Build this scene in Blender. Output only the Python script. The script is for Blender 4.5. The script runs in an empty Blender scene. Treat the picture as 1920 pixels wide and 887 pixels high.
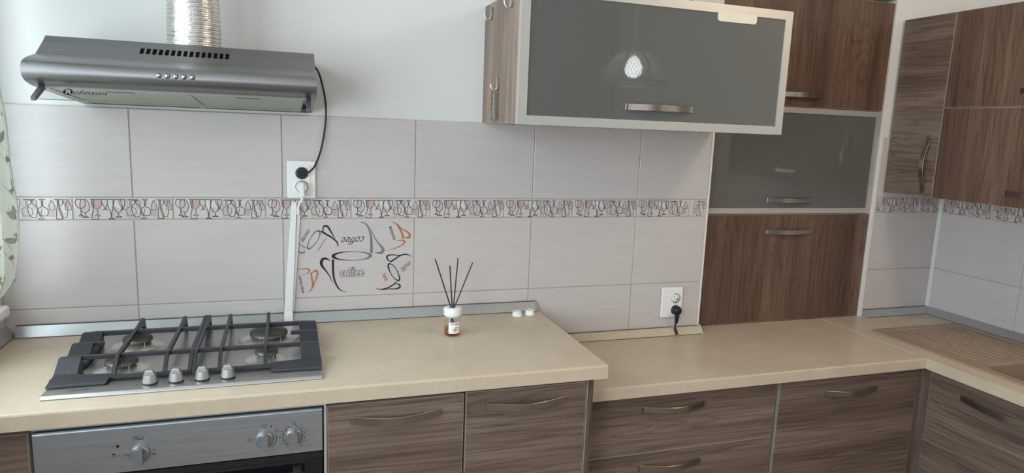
import bpy, math, random
from mathutils import Vector, Matrix
from mathutils.geometry import tessellate_polygon

random.seed(7)
S = bpy.context.scene
COL = S.collection
PI = math.pi

# ------------------------------------------------------------------ camera
CAM = Vector((0.42208768, -2.1257929, 1.53633643))
CR = Vector((0.94895866, -0.31305247, 0.03841376))
CU = Vector((0.01445875, 0.16484434, 0.98621361))
CF = Vector((0.3150689, 0.93532053, -0.16095681))
FPX = 1251.7789
cd = bpy.data.cameras.new('camera')
cam = bpy.data.objects.new('camera', cd)
COL.objects.link(cam)
cd.sensor_width = 36.0
cd.lens = FPX * 36.0 / 1920.0
cd.clip_start = 0.02
m = Matrix((CR, CU, -CF)).transposed().to_4x4()
m.translation = CAM
cam.matrix_world = m
S.camera = cam

# ------------------------------------------------------------------ world, lights, exposure
W = bpy.data.worlds.new('world')
S.world = W
W.use_nodes = True
bg = W.node_tree.nodes['Background']
bg.inputs[0].default_value = (0.86, 0.93, 1.0, 1)
bg.inputs[1].default_value = 0.17


def area(name, loc, rot, sx, sy, power, col):
    l = bpy.data.lights.new(name, 'AREA')
    l.shape = 'RECTANGLE'
    l.size = sx
    l.size_y = sy
    l.energy = power
    l.color = col
    o = bpy.data.objects.new(name, l)
    COL.objects.link(o)
    o.location = loc
    o.rotation_euler = rot
    return o


# daylight through the window in the left wall
area('window_daylight', (-0.50, -0.85, 1.68), (0, -PI / 2, 0), 1.25, 1.45, 31, (0.80, 0.93, 1.0))
area('added_window_light', (-0.50, -2.45, 1.60), (0, -PI / 2, 0), 1.5, 1.1, 44, (0.88, 0.95, 1.0))  # unseen source, added to brighten the cabinet fronts on the left
# unseen fill light added behind the camera to lift the whole room
area('room_fill', (0.6, -3.8, 1.6), (PI / 2, 0, 0), 1.8, 1.5, 8, (0.95, 0.97, 1.0))
# ceiling lamp of the room, right of the camera
CL = bpy.data.lights.new('ceiling_lamp_light', 'POINT')
CL.energy = 14
CL.color = (1.0, 0.76, 0.50)
CL.shadow_soft_size = 0.09
clo = bpy.data.objects.new('ceiling_lamp_light', CL)
COL.objects.link(clo)
clo.location = (2.45, -1.42, 2.42)

S.view_settings.view_transform = 'Standard'
S.view_settings.look = 'None'
S.view_settings.gamma = 1
S.view_settings.use_curve_mapping = False
S.view_settings.exposure = 0.34


# ------------------------------------------------------------------ helpers
def at(u, v, axis, val):
    """the point where the sight line of photo pixel (u, v) meets the plane axis = val"""
    d = CF + CR * ((u - 960) / FPX) - CU * ((v - 443.5) / FPX)
    t = (val - CAM[axis]) / d[axis]
    return CAM + d * t


def tag(o, label=None, cat=None, group=None, kind=None):
    if label: o['label'] = label
    if cat: o['category'] = cat
    if group: o['group'] = group
    if kind: o['kind'] = kind
    return o


def thing(name, label, cat, loc, group=None):
    o = bpy.data.objects.new(name, None)
    o.empty_display_size = 0.05
    COL.objects.link(o)
    o.location = loc
    o['org'] = list(loc)
    return tag(o, label, cat, group)


class MB:
    def __init__(s):
        s.v = []; s.f = []; s.sm = []; s.mi = []

    def add(s, vs, fs, smooth=False, mi=0):
        b = len(s.v)
        s.v += [Vector(p) for p in vs]
        for f in fs:
            s.f.append([i + b for i in f]); s.sm.append(smooth); s.mi.append(mi)
        return s

    def box(s, x0, x1, y0, y1, z0, z1, mi=0):
        if x0 > x1: x0, x1 = x1, x0
        if y0 > y1: y0, y1 = y1, y0
        if z0 > z1: z0, z1 = z1, z0
        vs = [(x0, y0, z0), (x1, y0, z0), (x1, y1, z0), (x0, y1, z0), (x0, y0, z1), (x1, y0, z1), (x1, y1, z1), (x0, y1, z1)]
        fs = [(0, 3, 2, 1), (4, 5, 6, 7), (0, 1, 5, 4), (1, 2, 6, 5), (2, 3, 7, 6), (3, 0, 4, 7)]
        return s.add(vs, fs, False, mi)

    def hexa(s, lo, hi, mi=0):
        """lo, hi: four corners each (same winding), joined"""
        vs = list(lo) + list(hi)
        fs = [(3, 2, 1, 0), (4, 5, 6, 7), (0, 1, 5, 4), (1, 2, 6, 5), (2, 3, 7, 6), (3, 0, 4, 7)]
        return s.add(vs, fs, False, mi)

    def prism(s, prof, axis, a0, a1, mi=0, smooth=False):
        """profile of (p, q) pairs in the two other axes, swept along axis"""
        n = len(prof)

        def mk(p, a):
            if axis == 0: return (a, p[0], p[1])
            if axis == 1: return (p[0], a, p[1])
            return (p[0], p[1], a)
        vs = [mk(p, a0) for p in prof] + [mk(p, a1) for p in prof]
        fs = [(i, (i + 1) % n, n + (i + 1) % n, n + i) for i in range(n)]
        s.add(vs, fs, smooth, mi)
        tri = tessellate_polygon([[Vector((p[0], p[1], 0)) for p in prof]])
        s.add([mk(p, a0) for p in prof], [tuple(t) for t in tri], False, mi)
        s.add([mk(p, a1) for p in prof], [tuple(reversed(t)) for t in tri], False, mi)
        return s

    def tube(s, pts, r, n=10, caps=True, mi=0, closed=False):
        pts = [Vector(p) for p in pts]
        k = len(pts)
        rr = r if isinstance(r, (list, tuple)) else [r] * k
        prev = None
        rings = []
        for i, p in enumerate(pts):
            if closed:
                t = pts[(i + 1) % k] - pts[i - 1]
            else:
                t = pts[min(i + 1, k - 1)] - pts[max(i - 1, 0)]
            t.normalize()
            if prev is None:
                a = Vector((0, 0, 1)) if abs(t.z) < 0.9 else Vector((1, 0, 0))
                n1 = t.cross(a).normalized()
            else:
                n1 = (prev - t * prev.dot(t)).normalized()
            prev = n1
            n2 = t.cross(n1)
            rings.append([p + (n1 * math.cos(2 * PI * j / n) + n2 * math.sin(2 * PI * j / n)) * rr[i] for j in range(n)])
        vs = [q for ring in rings for q in ring]
        fs = []
        kk = k if closed else k - 1
        for i in range(kk):
            for j in range(n):
                a = i * n; b = ((i + 1) % k) * n
                fs.append((a + j, a + (j + 1) % n, b + (j + 1) % n, b + j))
        s.add(vs, fs, True, mi)
        if caps and not closed:
            s.add(rings[0], [tuple(reversed(range(n)))], False, mi)
            s.add(rings[-1], [tuple(range(n))], False, mi)
        return s

    def lathe(s, prof, c, n=32, axis=(0, 0, 1), caps=True, mi=0, smooth=True):
        """profile of (radius, height) pairs turned about axis through c"""
        ax = Vector(axis).normalized()
        a = Vector((1, 0, 0)) if abs(ax.x) < 0.9 else Vector((0, 1, 0))
        e1 = (a - ax * a.dot(ax)).normalized()
        e2 = ax.cross(e1)
        c = Vector(c)
        rings = [[c + ax * h + (e1 * math.cos(2 * PI * j / n) + e2 * math.sin(2 * PI * j / n)) * max(r, 1e-5) for j in range(n)] for r, h in prof]
        vs = [q for ring in rings for q in ring]
        fs = []
        for i in range(len(prof) - 1):
            for j in range(n):
                fs.append((i * n + j, i * n + (j + 1) % n, (i + 1) * n + (j + 1) % n, (i + 1) * n + j))
        s.add(vs, fs, smooth, mi)
        if caps:
            s.add(rings[0], [tuple(reversed(range(n)))], False, mi)
            s.add(rings[-1], [tuple(range(n))], False, mi)
        return s

    def build(s, name, mats, parent=None, bevel=0, seg=2, origin=None):
        if not isinstance(mats, (list, tuple)): mats = [mats]
        org = Vector((0, 0, 0))
        if parent is not None and 'org' in parent.keys(): org = Vector(parent['org'])
        me = bpy.data.meshes.new(name)
        me.from_pydata([v - org for v in s.v], [], s.f)
        for mt in mats: me.materials.append(mt)
        for p, sm, mi in zip(me.polygons, s.sm, s.mi):
            p.use_smooth = sm; p.material_index = mi
        me.update()
        o = bpy.data.objects.new(name, me)
        COL.objects.link(o)
        if parent is not None:
            o.parent = parent
            o['org'] = list(org)
        if bevel:
            b = o.modifiers.new('bevel', 'BEVEL')
            b.width = bevel; b.segments = seg; b.limit_method = 'ANGLE'; b.angle_limit = math.radians(40)
        return o


def solo(mb, name, mats, label, cat, group=None, bevel=0):
    o = mb.build(name, mats, None, bevel)
    return tag(o, label, cat, group)


# ------------------------------------------------------------------ materials
def mat(name, col, rough=0.5, metal=0.0, spec=0.5, trans=0.0, ior=1.45, coat=0.0, emit=None, estr=0, alpha=None):
    M = bpy.data.materials.new(name)
    M.use_nodes = True
    b = M.node_tree.nodes['Principled BSDF']
    b.inputs['Base Color'].default_value = (*col, 1)
    b.inputs['Roughness'].default_value = rough
    b.inputs['Metallic'].default_value = metal
    b.inputs['Specular IOR Level'].default_value = spec
    b.inputs['Transmission Weight'].default_value = trans
    b.inputs['IOR'].default_value = ior
    b.inputs['Coat Weight'].default_value = coat
    if emit:
        b.inputs['Emission Color'].default_value = (*emit, 1)
        b.inputs['Emission Strength'].default_value = estr
    return M


def nodes(M):
    return M.node_tree.nodes, M.node_tree.links, M.node_tree.nodes['Principled BSDF']


def ramp(N, stops):
    r = N.new('ShaderNodeValToRGB')
    e = r.color_ramp.elements
    while len(e) < len(stops): e.new(0.5)
    for el, (p, c) in zip(e, stops):
        el.position = p; el.color = (*c, 1)
    return r


def coords(N, L, scale, rnd=True, rot=None):
    tc = N.new('ShaderNodeTexCoord')
    mp = N.new('ShaderNodeMapping')
    L.new(tc.outputs['Object'], mp.inputs['Vector'])
    mp.inputs['Scale'].default_value = scale
    if rot: mp.inputs['Rotation'].default_value = rot
    if rnd:
        oi = N.new('ShaderNodeObjectInfo')
        ml = N.new('ShaderNodeMath'); ml.operation = 'MULTIPLY'; ml.inputs[1].default_value = 37.0
        L.new(oi.outputs['Random'], ml.inputs[0])
        cb = N.new('ShaderNodeCombineXYZ')
        for i in range(3): L.new(ml.outputs[0], cb.inputs[i])
        L.new(cb.outputs[0], mp.inputs['Location'])
    return mp


def wood(name, axis, tint=(1, 1, 1), gain=1.0, seed=0.0):
    """veneer with the grain running along axis"""
    M = mat(name, (0.2, 0.15, 0.12), 0.42, spec=0.4)
    N, L, B = nodes(M)
    lo, hi = 1.1, 20.0
    sc = [hi, hi, hi]; sc[axis] = lo
    mp = coords(N, L, sc)
    # broad figure
    n0 = N.new('ShaderNodeTexNoise'); n0.inputs['Scale'].default_value = 0.55; n0.inputs['Detail'].default_value = 3; n0.inputs['Distortion'].default_value = 0.6
    L.new(mp.outputs[0], n0.inputs['Vector'])
    # cathedral lines: wave from warped distance
    n1 = N.new('ShaderNodeTexNoise'); n1.inputs['Scale'].default_value = 0.32; n1.inputs['Detail'].default_value = 2.0; n1.inputs['Distortion'].default_value = 1.2
    L.new(mp.outputs[0], n1.inputs['Vector'])
    m1 = N.new('ShaderNodeMath'); m1.operation = 'MULTIPLY'; m1.inputs[1].default_value = 22.0
    L.new(n1.outputs['Fac'], m1.inputs[0])
    fr = N.new('ShaderNodeMath'); fr.operation = 'FRACT'
    L.new(m1.outputs[0], fr.inputs[0])
    rl = ramp(N, [(0.0, (0.62, 0.60, 0.58)), (0.12, (0.9, 0.9, 0.9)), (0.5, (1, 1, 1)), (0.88, (0.86, 0.85, 0.84)), (1.0, (0.55, 0.53, 0.51))])
    L.new(fr.outputs[0], rl.inputs[0])
    # fine pores
    sc2 = [170.0] * 3; sc2[axis] = 5.0
    mp2 = coords(N, L, sc2)
    n2 = N.new('ShaderNodeTexNoise'); n2.inputs['Scale'].default_value = 1.0; n2.inputs['Detail'].default_value = 3
    L.new(mp2.outputs[0], n2.inputs['Vector'])
    c = [(0.118, 0.080, 0.062), (0.178, 0.127, 0.100), (0.250, 0.188, 0.152)]
    c = [tuple(a * t * gain for a, t in zip(q, tint)) for q in c]
    rb = ramp(N, [(0.3, c[0]), (0.5, c[1]), (0.72, c[2])])
    L.new(n0.outputs['Fac'], rb.inputs[0])
    mx = N.new('ShaderNodeMix'); mx.data_type = 'RGBA'; mx.blend_type = 'MULTIPLY'; mx.inputs[0].default_value = 0.75
    L.new(rb.outputs[0], mx.inputs[6]); L.new(rl.outputs[0], mx.inputs[7])
    rp = ramp(N, [(0.35, (0.62, 0.60, 0.60)), (0.55, (1.05, 1.05, 1.05))])
    L.new(n2.outputs['Fac'], rp.inputs[0])
    mx2 = N.new('ShaderNodeMix'); mx2.data_type = 'RGBA'; mx2.blend_type = 'MULTIPLY'; mx2.inputs[0].default_value = 0.8
    L.new(mx.outputs[2], mx2.inputs[6]); L.new(rp.outputs[0], mx2.inputs[7])
    L.new(mx2.outputs[2], B.inputs['Base Color'])
    bp = N.new('ShaderNodeBump'); bp.inputs['Strength'].default_value = 0.12; bp.inputs['Distance'].default_value = 0.0008
    L.new(n2.outputs['Fac'], bp.inputs['Height']); L.new(bp.outputs[0], B.inputs['Normal'])
    return M


def speckle(name, c0, c1, rough, scale=320, big=6):
    M = mat(name, c0, rough, spec=0.4)
    N, L, B = nodes(M)
    mp = coords(N, L, (1, 1, 1), False)
    a = N.new('ShaderNodeTexNoise'); a.inputs['Scale'].default_value = scale; a.inputs['Detail'].default_value = 2
    b = N.new('ShaderNodeTexNoise'); b.inputs['Scale'].default_value = big; b.inputs['Detail'].default_value = 6; b.inputs['Roughness'].default_value = 0.7
    L.new(mp.outputs[0], a.inputs['Vector']); L.new(mp.outputs[0], b.inputs['Vector'])
    r = ramp(N, [(0.32, c1), (0.55, c0)])
    L.new(a.outputs['Fac'], r.inputs[0])
    r2 = ramp(N, [(0.3, (0.87, 0.86, 0.84)), (0.65, (1.03, 1.03, 1.03))])
    L.new(b.outputs['Fac'], r2.inputs[0])
    mx = N.new('ShaderNodeMix'); mx.data_type = 'RGBA'; mx.blend_type = 'MULTIPLY'; mx.inputs[0].default_value = 0.9
    L.new(r.outputs[0], mx.inputs[6]); L.new(r2.outputs[0], mx.inputs[7])
    L.new(mx.outputs[2], B.inputs['Base Color'])
    return M


def tilemat(name, base):
    M = mat(name, base, 0.22, spec=0.45)
    N, L, B = nodes(M)
    mp = coords(N, L, (6, 6, 150))
    a = N.new('ShaderNodeTexNoise'); a.inputs['Scale'].default_value = 1.0; a.inputs['Detail'].default_value = 5
    L.new(mp.outputs[0], a.inputs['Vector'])
    mp2 = coords(N, L, (4, 4, 26))
    b2 = N.new('ShaderNodeTexNoise'); b2.inputs['Scale'].default_value = 1.0; b2.inputs['Detail'].default_value = 4
    L.new(mp2.outputs[0], b2.inputs['Vector'])
    r = ramp(N, [(0.3, tuple(c * 0.945 for c in base)), (0.7, tuple(min(1, c * 1.035) for c in base))])
    ad = N.new('ShaderNodeMath'); ad.operation = 'ADD'
    hf = N.new('ShaderNodeMath'); hf.operation = 'MULTIPLY'; hf.inputs[1].default_value = 0.5
    L.new(a.outputs['Fac'], ad.inputs[0]); L.new(b2.outputs['Fac'], ad.inputs[1]); L.new(ad.outputs[0], hf.inputs[0])
    L.new(hf.outputs[0], r.inputs[0]); L.new(r.outputs[0], B.inputs['Base Color'])
    bp = N.new('ShaderNodeBump'); bp.inputs['Strength'].default_value = 0.10; bp.inputs['Distance'].default_value = 0.0008
    L.new(a.outputs['Fac'], bp.inputs['Height']); L.new(bp.outputs[0], B.inputs['Normal'])
    return M


def brushed(name, col, rough, axis, amt=0.12, metal=1.0):
    M = mat(name, col, rough, metal=metal)
    N, L, B = nodes(M)
    sc = [260.0] * 3; sc[axis] = 3.0
    mp = coords(N, L, sc)
    a = N.new('ShaderNodeTexNoise'); a.inputs['Scale'].default_value = 1.0; a.inputs['Detail'].default_value = 4
    L.new(mp.outputs[0], a.inputs['Vector'])
    r = ramp(N, [(0.3, (rough - amt * 0.5,) * 3), (0.7, (rough + amt,) * 3)])
    L.new(a.outputs['Fac'], r.inputs[0]); L.new(r.outputs[0], B.inputs['Roughness'])
    r2 = ramp(N, [(0.3, tuple(c * 0.95 for c in col)), (0.7, tuple(min(1, c * 1.04) for c in col))])
    L.new(a.outputs['Fac'], r2.inputs[0]); L.new(r2.outputs[0], B.inputs['Base Color'])
    return M


WX = wood('wood_grain_x', 0)
WY = wood('wood_grain_y', 1)
WZ = wood('wood_grain_z_warm_dim', 2, (1.12, 0.92, 0.82), 0.70)  # same veneer; the warmer, dimmer light on the right is put into its colour
WZN = wood('wood_grain_upright', 2, (1, 1, 1), 0.9)
WZP = wood('wood_grain_pale', 2, (1.0, 1.0, 1.0), 1.5)
EDGE = mat('pale_edging', (0.40, 0.36, 0.31), 0.4)
CARC = mat('grey_carcass', (0.42, 0.43, 0.41), 0.5)
PAINT = mat('wall_paint', (0.70, 0.695, 0.68), 0.75, spec=0.2)
N, L, B = nodes(PAINT)
_n = N.new('ShaderNodeTexNoise'); _n.inputs['Scale'].default_value = 60; _n.inputs['Detail'].default_value = 4
_b = N.new('ShaderNodeBump'); _b.inputs['Strength'].default_value = 0.08; _b.inputs['Distance'].default_value = 0.002
L.new(_n.outputs['Fac'], _b.inputs['Height']); L.new(_b.outputs[0], B.inputs['Normal'])
GROUT = mat('grout', (0.42, 0.39, 0.32), 0.9)
TILE = tilemat('wall_tile', (0.548, 0.508, 0.495))
TILEB = tilemat('border_tile', (0.58, 0.54, 0.515))
TOP = speckle('worktop_beige', (0.59, 0.490, 0.375), (0.545, 0.450, 0.345), 0.33)
TOPE = TOP
SINK = speckle('sink_granite', (0.36, 0.26, 0.19), (0.25, 0.18, 0.13), 0.42, 500, 12)
STEEL = brushed('brushed_steel', (0.50, 0.50, 0.51), 0.30, 0)
HOOD = brushed('hood_steel', (0.27, 0.265, 0.27), 0.36, 0, 0.08)
PANEL = brushed('panel_steel', (0.47, 0.51, 0.56), 0.38, 0, 0.04)
HOBS = mat('hob_steel', (0.50, 0.49, 0.48), 0.33, metal=1)
NICK = mat('handle_nickel', (0.36, 0.315, 0.275), 0.27, metal=1)
ALU = mat('aluminium_frame', (0.52, 0.50, 0.47), 0.40, metal=0.5)
SKIRT = mat('skirting_aluminium', (0.45, 0.46, 0.47), 0.35, metal=0.6)
SKIRTB = speckle('skirting_beige', (0.55, 0.47, 0.35), (0.48, 0.41, 0.31), 0.4)
CHROME = mat('chrome', (0.52, 0.51, 0.50), 0.18, metal=1)
IRON = mat('cast_iron', (0.030, 0.031, 0.037), 0.42, spec=0.5)
N, L, B = nodes(IRON)
_n = N.new('ShaderNodeTexNoise'); _n.inputs['Scale'].default_value = 900
_b = N.new('ShaderNodeBump'); _b.inputs['Strength'].default_value = 0.2; _b.inputs['Distance'].default_value = 0.0005
L.new(_n.outputs['Fac'], _b.inputs['Height']); L.new(_b.outputs[0], B.inputs['Normal'])
BCAP = mat('burner_cap', (0.055, 0.052, 0.048), 0.5)
BRING = mat('burner_ring', (0.22, 0.20, 0.18), 0.45, metal=0.7)
BLACK = mat('black_plastic', (0.012, 0.012, 0.013), 0.38)
OGLASS = mat('oven_glass', (0.008, 0.008, 0.010), 0.08, spec=0.5)
DARK = mat('dark_gap', (0.02, 0.018, 0.016), 0.8)
KNOB = mat('knob_silver', (0.42, 0.42, 0.41), 0.42, metal=0.75)
OKNOB = mat('oven_knob_grey', (0.30, 0.31, 0.33), 0.42, metal=0.75)
WHITE = mat('white_plastic', (0.80, 0.80, 0.80), 0.35)
WHITE2 = mat('white_trunking', (0.76, 0.76, 0.75), 0.4)
INK = mat('black_print', (0.012, 0.012, 0.014), 0.5)
BROWNI = mat('brown_print', (0.035, 0.012, 0.012), 0.35)
GREYI = mat('grey_print', (0.20, 0.19, 0.19), 0.35)
ORANGEI = mat('orange_print', (0.42, 0.14, 0.045), 0.35)
LINEI = mat('line_print', (0.085, 0.055, 0.055), 0.35)
MAUVEI = mat('mauve_print', (0.50, 0.43, 0.43), 0.35)
ROSEI = mat('rose_print', (0.47, 0.36, 0.35), 0.35)
BLUEI = mat('pale_blue_print', (0.61, 0.61, 0.62), 0.35)
OUTI = mat('outline_print', (0.14, 0.13, 0.14), 0.35)
PVC = mat('window_pvc', (0.82, 0.83, 0.82), 0.3)
FLOOR = mat('floor_laminate', (0.30, 0.24, 0.18), 0.4)
FILT = brushed('filter_mesh', (0.50, 0.51, 0.45), 0.5, 1, 0.1, 0.5)
INNER = mat('cabinet_inside', (0.28, 0.25, 0.21), 0.6)
SHADEM = mat('lamp_shade_mesh', (0.75, 0.70, 0.62), 0.7)
DUCT = mat('duct_aluminium', (0.72, 0.70, 0.67), 0.30, metal=1)
LABELM = mat('paper_label', (0.80, 0.80, 0.82), 0.5)

# frosted glass with a glossy face
FROST = bpy.data.materials.new('frosted_glass')
FROST.use_nodes = True
N, L, B = nodes(FROST)
B.inputs['Base Color'].default_value = (0.150, 0.148, 0.138, 1)
B.inputs['Roughness'].default_value = 0.75
B.inputs['Specular IOR Level'].default_value = 0.1
B.inputs['Coat Weight'].default_value = 1.0
B.inputs['Coat Roughness'].default_value = 0.03
B.inputs['Coat IOR'].default_value = 1.65
tr = N.new('ShaderNodeBsdfRefraction'); tr.inputs['Color'].default_value = (0.62, 0.66, 0.62, 1); tr.inputs['Roughness'].default_value = 0.45; tr.inputs['IOR'].default_value = 1.02
mxs = N.new('ShaderNodeMixShader'); mxs.inputs[0].default_value = 0.30
L.new(B.outputs[0], mxs.inputs[1]); L.new(tr.outputs[0], mxs.inputs[2])
L.new(mxs.outputs[0], N['Material Output'].inputs['Surface'])


def clearglass(name, col, fac_rough=0.0):
    """thin clear glass: transparent with a fresnel gloss"""
    M = bpy.data.materials.new(name)
    M.use_nodes = True
    N, L, B = nodes(M)
    N.remove(B)
    t = N.new('ShaderNodeBsdfTransparent'); t.inputs['Color'].default_value = (*col, 1)
    g = N.new('ShaderNodeBsdfGlossy'); g.inputs['Roughness'].default_value = fac_rough; g.inputs['Color'].default_value = (1, 1, 1, 1)
    lw = N.new('ShaderNodeLayerWeight'); lw.inputs['Blend'].default_value = 0.5
    pw_ = N.new('ShaderNodeMath'); pw_.operation = 'POWER'; pw_.inputs[1].default_value = 4.0
    fz = N.new('ShaderNodeMath'); fz.operation = 'MULTIPLY_ADD'; fz.inputs[1].default_value = 0.55; fz.inputs[2].default_value = 0.03
    L.new(lw.outputs['Facing'], pw_.inputs[0]); L.new(pw_.outputs[0], fz.inputs[0])
    mx = N.new('ShaderNodeMixShader')
    L.new(fz.outputs[0], mx.inputs[0]); L.new(t.outputs[0], mx.inputs[1]); L.new(g.outputs[0], mx.inputs[2])
    L.new(mx.outputs[0], N['Material Output'].inputs['Surface'])
    return M


CLEAR = clearglass('visor_glass', (0.95, 0.965, 0.95), 0.02)
BOTTLE = clearglass('bottle_glass', (0.93, 0.93, 0.93), 0.02)
PANE = clearglass('window_glass', (0.97, 0.98, 0.98), 0.0)
LIQ = clearglass('amber_liquid', (0.92, 0.58, 0.34), 0.05)
GEDGE = mat('glass_edge', (0.10, 0.20, 0.15), 0.3)


# ------------------------------------------------------------------ flat print (strokes and lettering)
def smoothline(pts, k=5):
    out = []
    n = len(pts)
    for i in range(n - 1):
        p0 = pts[max(i - 1, 0)]; p1 = pts[i]; p2 = pts[i + 1]; p3 = pts[min(i + 2, n - 1)]
        for j in range(k):
            t = j / k
            out.append(tuple(0.5 * ((2 * b) + (c - a) * t + (2 * a - 5 * b + 4 * c - d) * t * t + (3 * b - a - 3 * c + d) * t ** 3) for a, b, c, d in zip(p0, p1, p2, p3)))
    out.append(tuple(pts[-1]))
    return out


def ribbon(mb, pts, mapf, w=None, mi=0, smooth=True, k=5):
    """pts: (x, y, width) in drawing units, mapped to the surface by mapf"""
    if w is not None: pts = [(p[0], p[1], w) for p in pts]
    if smooth and len(pts) > 2: pts = smoothline(pts, k)
    vs = []; n = len(pts)
    for i, p in enumerate(pts):
        a = pts[max(i - 1, 0)]; b = pts[min(i + 1, n - 1)]
        dx, dy = b[0] - a[0], b[1] - a[1]
        l = math.hypot(dx, dy) or 1
        nx, ny = -dy / l * p[2] / 2, dx / l * p[2] / 2
        vs.append(mapf(p[0] + nx, p[1] + ny)); vs.append(mapf(p[0] - nx, p[1] - ny))
    fs = [(2 * i, 2 * i + 1, 2 * i + 3, 2 * i + 2) for i in range(n - 1)]
    mb.add(vs, fs, False, mi)


def poly(mb, pts, mapf, mi=0):
    tri = tessellate_polygon([[Vector((p[0], p[1], 0)) for p in pts]])
    mb.add([mapf(*p) for p in pts], [tuple(t) for t in tri], False, mi)


def circ(cx, cy, rx, ry=None, n=20, a0=0, a1=2 * PI):
    ry = ry or rx
    return [(cx + rx * math.cos(a0 + (a1 - a0) * i / n), cy + ry * math.sin(a0 + (a1 - a0) * i / n)) for i in range(n + 1)]


def textgeo(txt, shear=0.0, bold=0.0, outline=0.0, space=1.0):
    cu = bpy.data.curves.new('lettering', 'FONT')
    cu.body = txt; cu.shear = shear; cu.offset = bold; cu.space_character = space
    cu.resolution_u = 3
    if outline:
        cu.fill_mode = 'NONE'; cu.bevel_depth = outline; cu.bevel_resolution = 0
    ob = bpy.data.objects.new('lettering', cu)
    COL.objects.link(ob)
    dg = bpy.context.evaluated_depsgraph_get()
    me = bpy.data.meshes.new_from_object(ob.evaluated_get(dg))
    vs = [tuple(v.co) for v in me.vertices]
    fs = [tuple(p.vertices) for p in me.polygons]
    bpy.data.objects.remove(ob); bpy.data.meshes.remove(me); bpy.data.curves.remove(cu)
    x0 = min(v[0] for v in vs); x1 = max(v[0] for v in vs)
    return vs, fs, x0, x1


def lettering(mb, txt, p0, p1, h, mapf, mi=0, **kw):
    """baseline from p0 to p1 in drawing units (y down), capital height h"""
    vs, fs, x0, x1 = textgeo(txt, **kw)
    dx, dy = p1[0] - p0[0], p1[1] - p0[1]
    ln = math.hypot(dx, dy)
    ex = (dx / ln, dy / ln); ey = (ex[1], -ex[0])
    out = []
    for x, y, z in vs:
        a = (x - x0) / (x1 - x0) * ln; b = y / 0.7 * h
        out.append(mapf(p0[0] + ex[0] * a + ey[0] * b, p0[1] + ex[1] * a + ey[1] * b))
    mb.add(out, fs, False, mi)


# ================================================================== THE ROOM
ZL = 0.910      # left worktop
ZO = 0.7865     # lower worktop
XL = -0.332     # left wall
X5 = 1.907      # end of the tiled back wall, niche begins
XT = 2.757      # right side of the tall unit
XR = 3.14       # right wall
YR = 0.054      # back wall right of the tall unit
ZB1, ZB0 = 1.2993, 1.2361
ZT, ZS = 1.549, 0.9846
T = 0.402

wb = MB()
wb.box(XL - 0.2, X5, 0.007, 0.16, 0, 2.62)
wall_back = wb.build('wall_back', [PAINT, GROUT]); wall_back['kind'] = 'structure'
g = MB(); g.box(XL, X5 - 0.004, 0.0022, 0.0072, 0.72, ZT - 0.001)
g.build('grout_bed', GROUT, wall_back)
wc = MB()
wc.box(XT + 0.002, XR + 0.2, YR + 0.007, YR + 0.2, 0, 2.62)
wc.box(X5, XT + 0.002, YR + 0.007, YR + 0.2, 2.102, 2.62)
wc.box(X5 - 0.1, XT + 0.1, 0.62, 0.7, 0, 2.2)
wall_corner = wc.build('wall_niche', PAINT); wall_corner['kind'] = 'structure'
g = MB(); g.box(XT + 0.012, XR, YR + 0.0022, YR + 0.0072, 0.72, 1.554)
g.build('grout_bed', GROUT, wall_corner)
wr = MB(); wr.box(XR + 0.007, XR + 0.15, -4.0, YR + 0.007, 0, 2.62)
wall_right = wr.build('wall_right', PAINT); wall_right['kind'] = 'structure'
g = MB(); g.box(XR + 0.0022, XR + 0.0072, -2.2, YR, 0.72, 1.60)
g.build('grout_bed', GROUT, wall_right)
# left wall with the window opening
WY0, WY1, WZ0, WZ1 = -1.62, -0.10, 1.012, 2.35
VY0, VY1, VZ0, VZ1 = -3.05, -1.85, 0.80, 2.35  # opening out of view, added for the light on the left fronts
wl = MB()
wl.box(XL - 0.2, XL, -4.0, VY0, 0, 2.62); wl.box(XL - 0.2, XL, VY1, WY0, 0, 2.62)
wl.box(XL - 0.2, XL, VY0, VY1, 0, VZ0); wl.box(XL - 0.2, XL, VY0, VY1, VZ1, 2.62)
wl.box(XL - 0.2, XL, WY1, 0.007, 0, 2.62)
wl.box(XL - 0.2, XL, WY0, WY1, 0, WZ0)
wl.box(XL - 0.2, XL, WY0, WY1, WZ1, 2.62)
wall_left = wl.build('wall_left', PAINT); wall_left['kind'] = 'structure'
fl = MB().box(XL - 0.2, XR + 0.2, -4.0, 0.7, -0.05, 0).build('floor', FLOOR); fl['kind'] = 'structure'
ce = MB().box(XL - 0.2, XR + 0.2, -4.0, 0.7, 2.6, 2.68).build('ceiling', PAINT); ce['kind'] = 'structure'
# window
wn = MB()
xw0, xw1 = XL - 0.16, XL - 0.10
for a in (WY0, WY1 - 0.06, (WY0 + WY1) / 2 - 0.04):
    wn.box(xw0, xw1, a, a + (0.06 if a != (WY0 + WY1) / 2 - 0.04 else 0.08), WZ0, WZ1)
wn.box(xw0, xw1, WY0, WY1, WZ0, WZ0 + 0.06); wn.box(xw0, xw1, WY0, WY1, WZ1 - 0.06, WZ1)
win = wn.build('window_1', PVC, bevel=0.004); win['kind'] = 'structure'
MB().box(xw0 + 0.025, xw0 + 0.031, WY0 + 0.05, WY1 - 0.05, WZ0 + 0.05, WZ1 - 0.05).build('pane', PANE, win)
wn = MB()
for a in (VY0, VY1 - 0.06): wn.box(xw0, xw1, a, a + 0.06, VZ0, VZ1)
wn.box(xw0, xw1, VY0, VY1, VZ0, VZ0 + 0.06); wn.box(xw0, xw1, VY0, VY1, VZ1 - 0.06, VZ1)
w2 = wn.build('added_window', PVC, bevel=0.004); w2['kind'] = 'structure'  # unseen window, made up to go with the added side light
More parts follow.
